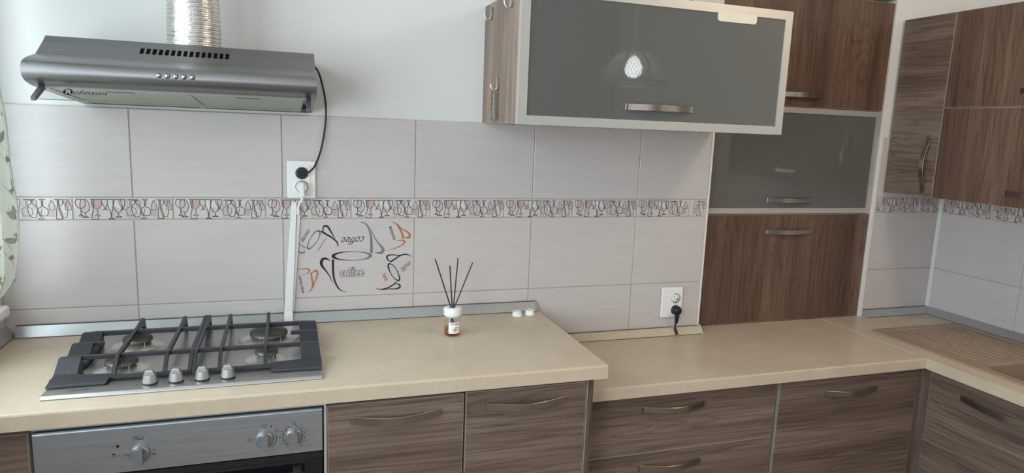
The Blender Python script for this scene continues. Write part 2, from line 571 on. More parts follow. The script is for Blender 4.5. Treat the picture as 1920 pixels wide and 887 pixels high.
MB().box(xw0 + 0.025, xw0 + 0.031, VY0 + 0.05, VY1 - 0.05, VZ0 + 0.05, VZ1 - 0.05).build('pane', PANE, w2)
sl = MB().prism([(XL - 0.1, 0.978), (XL + 0.024, 0.978), (XL + 0.031, 0.986), (XL + 0.031, 1.004), (XL + 0.026, 1.011), (XL - 0.1, 1.011)], 1, WY0 - 0.08, -0.045)
sl.build('window_sill', PVC, win, bevel=0.003)

# ---- wall tiles
G = 0.0014
tile_cache = {}


def tile_at(parent, x0, x1, z0, z1, y=0.0, mt=None, name='tile', plane='Y'):
    """a tile whose face lies on y (or on x when plane is X) with bevelled edges; meshes are shared"""
    mt = mt or TILE
    w = round(x1 - x0 - 2 * G, 4); h = round(z1 - z0 - 2 * G, 4)
    key = (w, h, mt.name, plane)
    if key not in tile_cache:
        e = 0.0012
        a, b = w / 2, h / 2
        rings = [(a, b, 0.007), (a, b, e), (a - e, b - e, 0.0)]
        vs = []
        for (p, q, d) in rings:
            for sx, sz in ((-1, -1), (1, -1), (1, 1), (-1, 1)):
                vs.append((p * sx, d, q * sz) if plane == 'Y' else (d, -p * sx, q * sz))
        fs = [(8, 9, 10, 11)]
        for r in (0, 4):
            for i in range(4): fs.append((r + i, r + (i + 1) % 4, r + 4 + (i + 1) % 4, r + 4 + i))
        me = bpy.data.meshes.new(name)
        me.from_pydata(vs, [], fs); me.materials.append(mt); me.update()
        tile_cache[key] = me
    o = bpy.data.objects.new(name, tile_cache[key])
    COL.objects.link(o)
    o.parent = parent
    c = (x0 + x1) / 2; zc = (z0 + z1) / 2
    j = random.uniform(-0.00035, 0.00035)
    o.location = (c, y + j, zc) if plane == 'Y' else (y + j, c, zc)
    return o


xe_t = X5 - 0.006
coffee_tile = None
for k in range(-1, 5):
    a = max(k * T, XL); b = min((k + 1) * T, xe_t)
    tile_at(wall_back, a, b, ZB1, ZT)
    t = tile_at(wall_back, a, b, ZS, ZB0)
    if k == 1:
        t.name = 'coffee_tile'; coffee_tile = t
        t['label'] = 'wall tile printed with coffee cups and coffee words'
    tile_at(wall_back, a, b, 0.735, ZS)

# ---- drawing of glasses and bottles on the border tiles
BW = 0.2511
STK = [
    (0, [(100, 82), (275, 82)]), (0, [(110, 82), (90, 140), (110, 200), (160, 238), (215, 235), (260, 190), (268, 130), (250, 82)]),
    (0, [(182, 240), (182, 350)]), (0, [(140, 375), (182, 350), (225, 378), (140, 378)]),
    (0, [(195, 82), (170, 160), (175, 240), (205, 300), (255, 325), (305, 290), (335, 220), (312, 130), (285, 82)]),
    (0, [(258, 325), (258, 385)]), (0, [(198, 405), (258, 383), (320, 405), (198, 408)]),
    (0, [(385, 90), (385, 200), (400, 260), (370, 370), (370, 438), (480, 438), (478, 380)]), (0, [(412, 90), (412, 210)]),
    (0, [(345, 82), (545, 82)]), (1, [(380, 95), (370, 150), (400, 210), (440, 242), (500, 235), (545, 180), (545, 90)]),
    (1, [(470, 245), (470, 350)]), (1, [(415, 378), (470, 352), (525, 378), (415, 380)]),
    (0, [(548, 82), (555, 150), (590, 205), (606, 260)]), (0, [(648, 180), (625, 210), (614, 260)]), (0, [(568, 272), (610, 256), (652, 272)]),
    (0, [(655, 82), (655, 180), (690, 270), (705, 340), (708, 410)]), (0, [(755, 82), (745, 230), (724, 320), (718, 410)]), (0, [(548, 82), (760, 82)]),
    (0, [(660, 435), (712, 412), (770, 435), (660, 440)]),
    (0, [(785, 82), (755, 170), (765, 250), (840, 330), (915, 262), (960, 170), (960, 82)]), (0, [(775, 82), (965, 82)]),
    (0, [(842, 330), (842, 385)]), (0, [(785, 402), (842, 382), (905, 402), (785, 406)]),
    (0, [(855, 86), (862, 150), (915, 245)]), (0, [(885, 86), (905, 170), (925, 245)]), (0, [(878, 270), (918, 247), (962, 270)]),
    (2, [(1050, 90), (1050, 205), (1000, 240), (985, 300), (1010, 375), (1130, 375), (1160, 320), (1150, 250), (1080, 210), (1080, 90)]),
    (0, [(1145, 95), (1145, 150), (1090, 200), (1080, 270), (1110, 370), (1125, 402), (1215, 402), (1240, 300), (1235, 220), (1165, 150), (1165, 95)]),
    (0, [(1010, 86), (1210, 86)]), (0, [(1095, 88), (1155, 108), (1210, 88)]),
    (2, [(1230, 95), (1240, 220), (1280, 340), (1295, 400)]), (2, [(1320, 250), (1300, 330), (1295, 400)]), (2, [(1240, 430), (1293, 405), (1350, 430), (1240, 432)]),
    (0, [(1315, 95), (1315, 210), (1260, 240), (1245, 290), (1270, 360), (1310, 376), (1400, 372), (1425, 300), (1395, 235), (1340, 210), (1340, 95)]),
    (0, [(1270, 86), (1382, 86)]),
    (2, [(1470, 90), (1470, 130), (1440, 190), (1442, 268), (1540, 268), (1535, 190), (1500, 130), (1500, 90)]),
    (0, [(1585, 90), (1585, 200), (1560, 300), (1555, 430), (1660, 430), (1655, 350), (1610, 200), (1608, 90)]),
    (2, [(1672, 95), (1668, 160), (1615, 210), (1605, 280), (1650, 402), (1730, 402), (1755, 290), (1745, 200), (1692, 160), (1690, 95)]),
    (1, [(1745, 95), (1745, 130), (1715, 190), (1720, 268), (1812, 268), (1808, 180), (1775, 130), (1775, 95)]),
    (0, [(1535, 86), (1640, 86)]), (2, [(1640, 86), (1805, 86)]),
]
FIL = [(3, [(185, 95), (262, 95), (262, 190), (215, 235), (172, 232)]), (3, [(230, 200), (300, 200), (310, 260), (260, 300), (215, 270)]),
       (4, circ(462, 160, 82, 84)[:-1]), (3, [(420, 240), (530, 240), (480, 350), (455, 350)]),
       (5, [(660, 90), (750, 90), (740, 230), (712, 320), (690, 260), (660, 180)]),
       (3, [(760, 210), (840, 240), (830, 320), (750, 370)]), (5, [(790, 90), (870, 90), (900, 200), (840, 240), (770, 200)]),
       (3, [(975, 85), (1020, 85), (1020, 200), (1075, 240), (1080, 430), (970, 430)]),
       (3, [(1175, 100), (1225, 100), (1225, 260), (1175, 260), (1150, 160)]),
       (3, [(1445, 180), (1530, 180), (1535, 262), (1445, 262)]), (4, [(1425, 280), (1530, 280), (1525, 400), (1425, 390)]),
       (4, [(1700, 100), (1800, 100), (1805, 180), (1760, 240), (1720, 200)])]


def corners(pts):
    """split a stroke where it turns sharply at a flat base"""
    runs = [[pts[0]]]
    for a, b, c in zip(pts, pts[1:], pts[2:]):
        u = (b[0] - a[0], b[1] - a[1]); w = (c[0] - b[0], c[1] - b[1])
        cs = (u[0] * w[0] + u[1] * w[1]) / ((math.hypot(*u) * math.hypot(*w)) or 1)
        runs[-1].append(b)
        if cs < 0.5 and b[1] > 250: runs.append([b])
    runs[-1].append(pts[-1])
    return runs


def border_print(x0f, x1f, plane='Y', flip=1):
    """print geometry for the part of a border tile between two fractions of its length, centred on that part"""
    mb = MB()
    cx = (x0f + x1f) / 2

    def mp(px, py):
        f = (px - 45) / 1800.0
        z = 0.0316 - (py - 45) / 405.0 * 0.0632
        x = (f - cx) * BW
        return (x, -0.0005, z) if plane == 'Y' else (-0.0005, -x, z)

    def inside(px):
        f = (px - 45) / 1800.0
        return x0f + 0.01 < f < x1f - 0.01
    for fi, (mi, pts) in enumerate(FIL):
        if all(inside(p[0]) for p in pts):
            dd = 0.00035 - fi * 0.000015
            poly(mb, pts, lambda a, b, mp=mp, dd=dd: Vector(mp(a, b)) + (Vector((0, dd, 0)) if plane == 'Y' else Vector((dd, 0, 0))), mi)
    lay = 0
    for mi, pts in STK:
        if all(inside(p[0]) for p in pts):
            for run in corners(pts):
                lay += 1
                ribbon(mb, run, lambda a, b, l=lay: tuple(q - (l * 0.000007 if i == (1 if plane == 'Y' else 0) else 0) for i, q in enumerate(mp(a, b))), 12.5 if mi == 0 else 10.5, mi, smooth=len(run) > 3, k=3)
    me = bpy.data.meshes.new('glass_print')
    me.from_pydata([tuple(v) for v in mb.v], [], mb.f)
    for q in (LINEI, ROSE2, GREYL, MAUVEI, ROSEI, BLUEI): me.materials.append(q)
    for p, i in zip(me.polygons, mb.mi): p.material_index = i
    me.update()
    return me


ROSE2 = mat('rose_line_print', (0.22, 0.10, 0.10), 0.35)
GREYL = mat('grey_line_print', (0.15, 0.12, 0.125), 0.35)
bp_cache = {}


def border(parent, a, b, z0, z1, y, f0=0.0, f1=1.0, plane='Y'):
    t = tile_at(parent, a, b, z0, z1, y, TILEB, 'border_tile', plane)
    key = (round(f0, 3), round(f1, 3), plane)
    if key not in bp_cache: bp_cache[key] = border_print(f0, f1, plane)
    p = bpy.data.objects.new('glass_print', bp_cache[key])
    COL.objects.link(p); p.parent = t
    return t


j0 = -0.149
edges = [j0 + BW * k for k in range(9)]
edges[8] = edges[7] + BW
border(wall_back, XL, edges[0], ZB0, ZB1, 0, 1 - (edges[0] - XL) / BW, 1)
for k in range(7): border(wall_back, edges[k], edges[k + 1], ZB0, ZB1, 0)
border(wall_back, edges[7], edges[7] + 0.218, ZB0, ZB1, 0, 0, 0.87)
border(wall_back, edges[7] + 0.218, xe_t, ZB0, ZB1, 0, 1 - (xe_t - edges[7] - 0.218) / BW, 1)
# right part
ZC1, ZC0, ZCM = 1.305, 1.242, 0.992
xa = XT + 0.012
tile_at(wall_corner, xa, XR, ZC1, 1.555, YR); tile_at(wall_corner, xa, XR, ZCM, ZC0, YR); tile_at(wall_corner, xa, XR, 0.742, ZCM, YR)
border(wall_corner, xa, 3.012, ZC0, ZC1, YR, 0.03, 1.0 - 0.0)
border(wall_corner, 3.012, XR, ZC0, ZC1, YR, 0, (XR - 3.012) / BW)
ys = [YR, -0.33, -0.732, -1.134, -1.536, -1.938]
for i in range(5):
    tile_at(wall_right, ys[i + 1], ys[i], ZCM, ZC0, XR, plane='X'); tile_at(wall_right, ys[i + 1], ys[i], 0.742, ZCM, XR, plane='X')
    tile_at(wall_right, ys[i + 1], ys[i], ZC1, 1.555, XR, plane='X')
border(wall_right, -0.179, YR, ZC0, ZC1, XR, 1 - (YR + 0.179) / BW if False else 0.0, 0.93, 'X')
for i in range(6): border(wall_right, -0.179 - BW * (i + 1), -0.179 - BW * i, ZC0, ZC1, XR, 0, 1, 'X')
# left wall, one low row under the sill
for i in range(4): pass
MB().box(XL, XL + 0.004, -1.9, -0.001, ZL, 0.975).build('tile', TILE, wall_left, bevel=0.001)

# tile edge trims and corner trims
o = MB().box(X5 - 0.006, X5 + 0.002, -0.0015, 0.0068, ZO, ZT).build('trim_1', mat('edge_trim', (0.72, 0.70, 0.66), 0.35)); o['kind'] = 'structure'
TRM = o.data.materials[0]
o = MB().box(XT + 0.004, XT + 0.011, YR - 0.002, YR + 0.0068, ZO, 1.555).build('trim_2', TRM); o['kind'] = 'structure'
o = MB().prism([(XR - 0.012, YR - 0.001), (XR - 0.001, YR - 0.012), (XR - 0.0005, YR - 0.0006)], 2, ZO + 0.028, 1.56).build('trim_3', mat('corner_trim', (0.60, 0.63, 0.61), 0.35)); o['kind'] = 'structure'

# ---- print on the coffee tile (drawn from the photo, projected on the tile face)
def cmap(px, py):
    p = at(540 + px / 5.5417, 400 + py / 5.5417, 1, 0.0)
    return (p.x, -0.0007, p.z)


cs = MB()
BR, GR, BK, OR, OU = 0, 1, 2, 3, 4
CUPS = [
    (BR, [(438, 492, 4), (400, 472, 20), (362, 476, 28), (345, 510, 30), (355, 548, 24), (392, 595, 15), (430, 650, 10), (465, 722, 3)]),
    (BR, [(467, 480, 26), (467, 560, 23), (472, 640, 21), (487, 705, 18), (515, 765, 15), (550, 800, 9), (610, 815, 3)]),
    (BR, [(665, 398, 6), (560, 405, 9), (497, 422, 20), (468, 446, 32), (500, 468, 20), (560, 482, 9), (665, 489, 5)]),
    (GR, [(665, 398, 6), (770, 404, 9), (830, 418, 20), (858, 440, 30), (830, 462, 20), (770, 480, 9), (665, 489, 5)]),
    (GR, [(745, 90, 3), (800, 105, 14), (842, 160, 20), (860, 230, 23), (866, 320, 27), (865, 412, 31)]),
    (GR, [(870, 170, 3), (890, 230, 9), (930, 300, 14), (975, 350, 24), (986, 385, 32), (962, 412, 28), (904, 404, 4)]),
    (BK, [(345, 185, 20), (400, 220, 18), (460, 255, 16), (500, 290, 14), (518, 320, 12), (515, 352, 3)]),
    (BK, [(368, 185, 6), (364, 152, 12), (382, 130, 18), (415, 142, 19), (445, 190, 14), (490, 262, 5)]),
    (OU, [(330, 182, 18), (280, 195, 10), (228, 265, 6), (205, 330, 10), (208, 366, 16), (240, 356, 10), (295, 300, 6), (328, 230, 8), (330, 182, 18)]),
    (GR, [(95, 310, 4), (135, 330, 8), (182, 358, 14)]), (GR, [(90, 345, 6), (103, 385, 10), (135, 410, 16), (165, 406, 14), (170, 380, 5)]),
    (OR, [(75, 585, 3), (150, 576, 8), (213, 580, 14), (223, 600, 12), (190, 628, 5), (150, 636, 3)]),
    (OR, [(238, 612, 12), (248, 680, 15), (256, 740, 15), (243, 790, 11), (205, 818, 3)]),
    (OR, [(250, 618, 8), (280, 597, 14), (303, 602, 18), (301, 650, 14), (275, 720, 8), (262, 770, 4)]),
    (OR, [(1075, 90, 3), (1120, 105, 10), (1160, 160, 15), (1185, 210, 17), (1198, 265, 17)]),
    (OR, [(1140, 110, 4), (1180, 160, 9), (1235, 190, 15), (1262, 220, 19), (1258, 250, 18), (1215, 252, 8)]),
    (OR, [(1130, 285, 5), (1190, 280, 12), (1213, 295, 15), (1180, 330, 11), (1110, 365, 6), (1045, 375, 3)]),
    (BK, [(1060, 505, 17), (1110, 475, 14), (1160, 442, 12), (1215, 426, 12), (1260, 436, 8), (1282, 452, 3)]),
    (BK, [(1055, 500, 8), (1030, 470, 15), (1033, 442, 16), (1080, 431, 11), (1150, 436, 9), (1210, 422, 4)]),
    (BK, [(1045, 522, 14), (1042, 560, 15), (1070, 630, 8), (1110, 680, 8), (1150, 697, 17), (1158, 665, 12), (1130, 590, 8), (1085, 535, 8), (1045, 522, 14)]),
    (BK, [(1130, 712, 12), (1080, 750, 13), (1030, 775, 12), (960, 790, 9), (912, 775, 3)]),
    (BK, [(1125, 735, 6), (1158, 742, 14), (1158, 770, 17), (1110, 785, 11), (1050, 784, 8), (975, 798, 3)]),
]
for i, (c, pts) in enumerate(CUPS):
    ribbon(cs, pts, lambda a, b, i=i: (lambda q: (q[0], q[1] - i * 0.000012, q[2]))(cmap(a, b)), None, c, True, 6)
lettering(cs, 'coffee', (534, 656), (790, 644), 84, cmap, OU, bold=0.045, outline=0.014)
lettering(cs, 'coffee', (790, 238), (552, 250), 82, cmap, BR, shear=0.55, bold=-0.008)
lettering(cs, 'cocoa', (1118, 268), (1070, 130), 40, cmap, BK, bold=0.01)
lettering(cs, 'cocoa', (208, 165), (133, 282), 44, cmap, BK, shear=0.5)
lettering(cs, 'cappuccino', (312, 392), (402, 262), 22, cmap, OR)
lettering(cs, 'espresso', (168, 824), (132, 645), 34, cmap, BK)
lettering(cs, 'tea', (975, 632), (1012, 705), 50, cmap, OR, bold=0.01)
lettering(cs, 'milk', (1262, 488), (1158, 580), 54, cmap, OU, shear=0.45)
cp = cs.build('coffee_print', [BROWNI, GREYI, INK, ORANGEI, OUTI])
for v in cp.data.vertices: v.co -= coffee_tile.location
cp.parent = coffee_tile

# ================================================================== WORKTOPS
def rounded_front(y0, y1, z0, z1, r=0.005):
    return [(y1, z0), (y0, z0), (y0, z1 - r), (y0 + r * 0.3, z1 - r * 0.3), (y0 + r, z1), (y1, z1)]


lt = MB().prism(rounded_front(-0.570, -0.0005, ZL - 0.038, ZL), 0, XL + 0.001, 1.237)
solo(lt, 'worktop', TOP, 'higher beige speckled worktop on the left carrying the gas hob', 'worktop', 'worktops')
YT_BACK = 0.0645
lo = MB()
lo.prism(rounded_front(-0.444, -0.0005, ZO - 0.038, ZO), 0, 1.206, X5 + 0.001)
lo.prism(rounded_front(-0.444, YT_BACK, ZO - 0.038, ZO), 0, X5 + 0.001, 2.5535)
solo(lo, 'worktop', TOP, 'lower beige worktop in front of the tall built-in unit', 'worktop', 'worktops')
# sink board: ring around the sink cut-out
SX0, SX1, SY0, SY1 = 2.629, 3.105, -1.05, -0.125
rt = MB()
zz0, zz1 = ZO - 0.038, ZO
rt.box(2.5555, SX0 + 0.012, -2.0, YR, zz0, zz1)
rt.box(2.5555, 2.756, YR, 0.0645, zz0, zz1)
rt.box(SX1 - 0.012, XR - 0.0005, -2.0, YR, zz0, zz1)
rt.box(SX0 + 0.012, SX1 - 0.012, SY1 - 0.012, YR, zz0, zz1)
rt.box(SX0 + 0.012, SX1 - 0.012, -2.0, SY0 + 0.012, zz0, zz1)
solo(rt, 'worktop', TOP, 'beige worktop along the right wall holding the brown sink', 'worktop', 'worktops')
PALE = mat('cap_pale', (0.62, 0.57, 0.48), 0.5)
jn = MB()
for (ya, yb) in ((0.05, -0.015), (-0.045, -0.075), (-0.08, -0.395)):
    jn.box(2.5532, 2.5558, yb, ya, ZO - 0.002, ZO + 0.0008)
solo(jn, 'joint_strip', PALE, 'thin pale joint strip between the two lower worktops', 'strip')

# skirtings along the wall
def skirting(name, mt, label, x0, x1, y, z, s, h, ends=True, group=None, cap=None):
    """concave strip, foot towards the room"""
    t = thing(name, label, 'skirting', ((x0 + x1) / 2, y, z), group)
    prof = [(y - 0.0007, z + 0.0006), (y - s, z + 0.0006), (y - s, z + 0.0026), (y - 0.004, z + h), (y - 0.0007, z + h)]
    MB().prism(prof, 0, x0 + 0.002, x1 - 0.002).build('profile', mt, t)
    # dark rubber seal lines
    b = MB().box(x0, x1, y - s - 0.0014, y - s, z + 0.0004, z + 0.002)
    b.box(x0, x1, y - 0.006, y - 0.0008, z + h, z + h + 0.0016)
    b.build('rubber_seal', DARKG, t)
    if cap:
        prof2 = [(y - 0.0007, z + 0.0005), (y - s - 0.003, z + 0.0005), (y - s - 0.003, z + 0.004), (y - 0.006, z + h + 0.003), (y - 0.0007, z + h + 0.003)]
        MB().prism(prof2, 0, x1 - 0.002, x1 + 0.002).build('end_cap', cap, t)
    return t


DARKG = mat('seal_grey', (0.10, 0.10, 0.09), 0.6)
CAPG = mat('cap_grey', (0.30, 0.30, 0.30), 0.5)
skirting('skirting', SKIRT, 'grey aluminium skirting behind the gas hob', XL + 0.028, 1.232, 0, ZL, 0.0265, 0.0306, cap=CAPG, group='worktop skirtings')
skirting('skirting', SKIRTB, 'long beige skirting below the coffee wall, right of the step', 1.239, 1.795, 0, ZO, 0.028, 0.027, group='worktop skirtings')
skirting('skirting', SKIRTB, 'short beige skirting piece beside the lower socket cord', 1.806, X5 + 0.004, 0, ZO, 0.028, 0.027, group='worktop skirtings', cap=PALE)
skirting('skirting', SKIRT, 'short grey skirting between tall unit and corner', XT + 0.014, XR - 0.003, YR, ZO, 0.028, 0.030, group='worktop skirtings')
t = thing('skirting', 'grey skirting along the right wall behind the sink', 'skirting', (XR, -0.8, ZO), 'worktop skirtings')
MB().prism([(XR - 0.0007, ZO + 0.0006), (XR - 0.028, ZO + 0.0006), (XR - 0.028, ZO + 0.0026), (XR - 0.004, ZO + 0.03), (XR - 0.0007, ZO + 0.03)], 1, -1.95, YR - 0.001).build('profile', SKIRT, t)
MB().box(XR - 0.0294, XR - 0.028, -1.95, YR - 0.028, ZO + 0.0004, ZO + 0.002).build('rubber_seal', DARKG, t)
t = thing('skirting', 'grey skirting on the left wall under the sill', 'skirting', (XL, -0.8, ZL), 'worktop skirtings')
MB().prism([(XL + 0.0045, ZL + 0.0006), (XL + 0.0252, ZL + 0.0006), (XL + 0.0252, ZL + 0.0026), (XL + 0.006, ZL + 0.0306), (XL + 0.0045, ZL + 0.0306)], 1, -1.5, -0.001).build('profile', SKIRT, t)
MB().box(XL + 0.0252, XL + 0.0266, -1.5, -0.0265, ZL + 0.0004, ZL + 0.002).build('rubber_seal', DARKG, t)


# ================================================================== CABINET PIECES
def slab(parent, name, plane, p, a0, a1, z0, z1, mt, th=0.018, edge=EDGE, e=0.0011):
    """a door or drawer front whose face lies on plane = p; th goes into the cabinet"""
    b = MB(); f = MB()
    if plane == 'Y':
        b.box(a0 + e, a1 - e, p, p + th, z0 + e, z1 - e)
        f.box(a0, a0 + e, p + 0.0004, p + th, z0, z1); f.box(a1 - e, a1, p + 0.0004, p + th, z0, z1)
        f.box(a0 + e, a1 - e, p + 0.0004, p + th, z0, z0 + e); f.box(a0 + e, a1 - e, p + 0.0004, p + th, z1 - e, z1)
    else:
        b.box(p, p + th, a0 + e, a1 - e, z0 + e, z1 - e)
        f.box(p + 0.0004, p + th, a0, a0 + e, z0, z1); f.box(p + 0.0004, p + th, a1 - e, a1, z0, z1)
        f.box(p + 0.0004, p + th, a0 + e, a1 - e, z0, z0 + e); f.box(p + 0.0004, p + th, a0 + e, a1 - e, z1 - e, z1)
    d = b.build(name, mt, parent)
    if edge: f.build('edge_band', edge, d)
    return d


def handle(parent, plane, p, c, z, length=0.226, h=0.019, bow=0.026, vertical=False):
    """bowed flat bar, feet on the plane, c = centre along the plane"""
    n = 28
    mb = MB()
    ins = []; out = []
    for i in range(n + 1):
        s = -1 + 2 * i / n
        a = abs(s)
        d = 0.0 if a > 0.97 else bow * (0.5 + 0.5 * math.cos(PI * a / 0.97)) ** 0.62
        ins.append((s * length / 2, d + 0.0002)); out.append((s * length / 2, d + 0.0042))
    vs = []

    def P(s, d, w):
        if vertical:
            return (p - d, c + w, z + s) if plane == 'X' else (c + w, p - d, z + s)
        return (p - d, c + s, z + w) if plane == 'X' else (c + s, p - d, z + w)
    for (s, d), (s2, d2) in zip(ins, out):
        vs += [P(s, d, -h / 2), P(s, d, h / 2), P(s2, d2, h / 2), P(s2, d2, -h / 2)]
    fs = []
    for i in range(n):
        a = 4 * i; b = a + 4
        for j in range(4): fs.append((a + j, a + (j + 1) % 4, b + (j + 1) % 4, b + j))
    fs += [(0, 3, 2, 1), (4 * n, 4 * n + 1, 4 * n + 2, 4 * n + 3)]
    mb.add(vs, fs)
    o = mb.build('handle', NICK, parent, bevel=0.0008, seg=1)
    return o


YF = -0.555     # fronts of the higher units
# far left cabinet
c = thing('base_cabinet', 'wood-fronted base cabinet at the left edge beside the oven', 'cabinet', (-0.22, -0.3, 0), 'base cabinets')
MB().box(XL + 0.002, -0.112, YF + 0.02, -0.02, 0.1, 0.871).build('body', CARC, c)
d = slab(c, 'door', 'Y', YF, XL + 0.004, -0.1115, 0.12, 0.858, WX)


# oven in its housing
ov = thing('built_in_oven', 'stainless steel built-in oven with three knobs under the hob', 'oven', (0.193, -0.3, 0.2))
MB().box(-0.0985, 0.4855, YF + 0.018, -0.04, 0.27, 0.8618).build('casing', mat('oven_casing', (0.13, 0.14, 0.16), 0.4), ov)
pn = MB().prism([(YF, 0.7475), (YF, 0.8525), (YF + 0.004, 0.857), (YF + 0.022, 0.857), (YF + 0.022, 0.7475)], 0, -0.1035, 0.4885)
pn = pn.build('control_panel', PANEL, ov, bevel=0.0012)
MB().box(-0.1035, 0.4885, YF + 0.006, YF + 0.026, 0.27, 0.7435).build('oven_door', OGLASS, ov, bevel=0.001)
MB().box(-0.1035, 0.4885, YF + 0.0045, YF + 0.006, 0.7285, 0.7435).build('door_rail', BLACK, ov)
hb = MB().prism([(YF - 0.034, 0.684), (YF - 0.034, 0.700), (YF - 0.028, 0.706), (YF - 0.018, 0.706), (YF - 0.018, 0.684)], 0, -0.08, 0.447)
hb.box(-0.06, -0.04, YF - 0.02, YF + 0.006, 0.688, 0.702); hb.box(0.42, 0.44, YF - 0.02, YF + 0.006, 0.688, 0.702)
hb.build('handle', STEEL, ov, bevel=0.001)


def oven_knob(cx, cz):
    b = MB()
    b.lathe([(0.0205, 0.0), (0.0205, 0.004), (0.0185, 0.0075), (0.0165, 0.009)], (cx, YF, cz), 36, (0, -1, 0))
    k = b.build('knob', OKNOB, ov)
    g = MB()
    w = 0.0078
    prof = [(cx - w, cz - 0.0205), (cx - w * 0.4, cz - 0.0225), (cx + w * 0.4, cz - 0.0225), (cx + w, cz - 0.0205), (cx + w, cz + 0.0155), (cx, cz + 0.019), (cx - w, cz + 0.0155)]
    g.prism(prof, 1, YF - 0.024, YF - 0.006)
    g.build('grip', OKNOB, k, bevel=0.0012)
    MB().box(cx - 0.0006, cx + 0.0006, YF - 0.0096, YF - 0.009, cz + 0.0162, cz + 0.0185).build('pointer', INK, k)
    return k


oven_knob(0.098, 0.789); oven_knob(0.358, 0.792); oven_knob(0.4235, 0.792)
lm = MB().lathe([(0.0034, 0), (0.0034, 0.0014), (0.002, 0.002)], (0.0545, YF, 0.811), 20, (0, -1, 0)).build('indicator_lamp', BLACK, ov)
lm = MB().lathe([(0.0034, 0), (0.0034, 0.0014), (0.002, 0.002)], (0.0545, YF, 0.791), 20, (0, -1, 0)).build('indicator_lamp', mat('amber_lens', (0.30, 0.18, 0.04), 0.25), ov)
lm['label'] = 'amber indicator lamp'
sy = MB()
om = lambda x, z: (x, YF - 0.0003, z)
def rect(x0, x1, z0, z1, w=0.0009):
    ribbon(sy, [(x0, z0), (x1, z0), (x1, z1), (x0, z1), (x0, z0)], om, w, 0, False)
rect(0.0845, 0.0935, 0.8215, 0.8295); rect(0.096, 0.105, 0.8220, 0.8300)
ribbon(sy, [(0.087, 0.828), (0.089, 0.8255), (0.0925, 0.828)], om, 0.0014, 0, False); ribbon(sy, [(0.0895, 0.826), (0.092, 0.8225)], om, 0.0012, 0, False)
ribbon(sy, [(0.096, 0.8228), (0.105, 0.8228)], om, 0.0014, 0, False)
poly(sy, circ(0.0955, 0.8175, 0.0008)[:-1], om)
ribbon(sy, [(0.0455, 0.808), (0.0455, 0.813)], om, 0.0007, 0, False)
rect(0.0428, 0.0488, 0.788, 0.7935); poly(sy, [(0.0428, 0.791), (0.0488, 0.792), (0.0488, 0.794), (0.0428, 0.794)], om)
ribbon(sy, [(0.0655, 0.7885), (0.074, 0.7885), (0.0765, 0.786)], om, 0.0014, 0, False)
ribbon(sy, [(0.0725, 0.778), (0.0760, 0.7785)], om, 0.0012, 0, False)
ribbon(sy, [(0.1205, 0.7835), (0.129, 0.7840)], om, 0.0018, 0, False)
rect(0.1245, 0.1275, 0.7935, 0.7965, 0.0007)
tag(sy.build('symbol_print', INK, pn), kind='stuff'); sy = MB()
# symbols around the function knob
rect(0.3525, 0.3635, 0.8195, 0.8285); rect(0.3562, 0.3598, 0.822, 0.8265, 0.0007)
poly(sy, circ(0.358, 0.816, 0.0008)[:-1], om)
poly(sy, circ(0.3725, 0.8215, 0.0022)[:-1], om)
rect(0.3815, 0.389, 0.8085, 0.8145, 0.0007); ribbon(sy, [(0.3825, 0.811), (0.388, 0.811)], om, 0.0007, 0, False)
rect(0.3215, 0.3290, 0.7895, 0.7955, 0.0008); ribbon(sy, [(0.3253, 0.7895), (0.3253, 0.794)], om, 0.0008, 0, False)
ribbon(sy, circ(0.358, 0.792, 0.0265, n=14, a0=-0.95, a1=0.28), om, 0.0013, 0, False)
poly(sy, circ(0.3395, 0.7765, 0.0008)[:-1], om)
tag(sy.build('symbol_print', INK, pn), kind='stuff'); sy = MB()
# timer scale
for k in range(12):
    a = PI / 2 - (k + 0.12) * 2 * PI / 12
    if k in (5, 6): continue
    ribbon(sy, circ(0.4235, 0.792, 0.0253, n=5, a0=a, a1=a - 0.38), om, 0.0017 if k > 5 else 0.0011, 0, False)
for k, s in enumerate(['', '10', '20', '30', '40', '50', '', '60', '70', '80', '90', '100']):
    if not s: continue
    a = PI / 2 - k * 2 * PI / 12
    cx, cz = 0.4235 + 0.0315 * math.cos(a), 0.792 + 0.0300 * math.sin(a)
    w = 0.0022 * len(s) / 1.6
    lettering(sy, s, (cx - w, -(cz - 0.0012)), (cx + w, -(cz - 0.0012)), 0.0026, lambda x, y: om(x, -y))
bell = [(0.4192, 0.8215), (0.4205, 0.8225), (0.4208, 0.8255), (0.4222, 0.8282), (0.4235, 0.8290), (0.4248, 0.8282), (0.4262, 0.8255), (0.4265, 0.8225), (0.4278, 0.8215), (0.4192, 0.8215)]
ribbon(sy, bell, om, 0.0009, 0, False)
tag(sy.build('symbol_print', INK, pn), kind='stuff')
hs = thing('oven_housing', 'pale grey cabinet housing framing the built-in oven', 'cabinet', (0.193, -0.3, 0), 'base cabinets')
MB().box(0.4925, 0.4985, YF + 0.003, -0.02, 0.1, 0.8715).build('side_panel', CARC, hs)
MB().box(-0.111, -0.105, YF + 0.02, -0.02, 0.1, 0.8715).build('side_panel', CARC, hs)
MB().box(-0.105, 0.4925, YF + 0.001, YF + 0.05, 0.8622, 0.8715).build('top_rail', CARC, hs)
MB().box(-0.105, 0.4925, YF + 0.05, -0.02, 0.1, 0.26).build('bottom_drawer', CARC, hs)

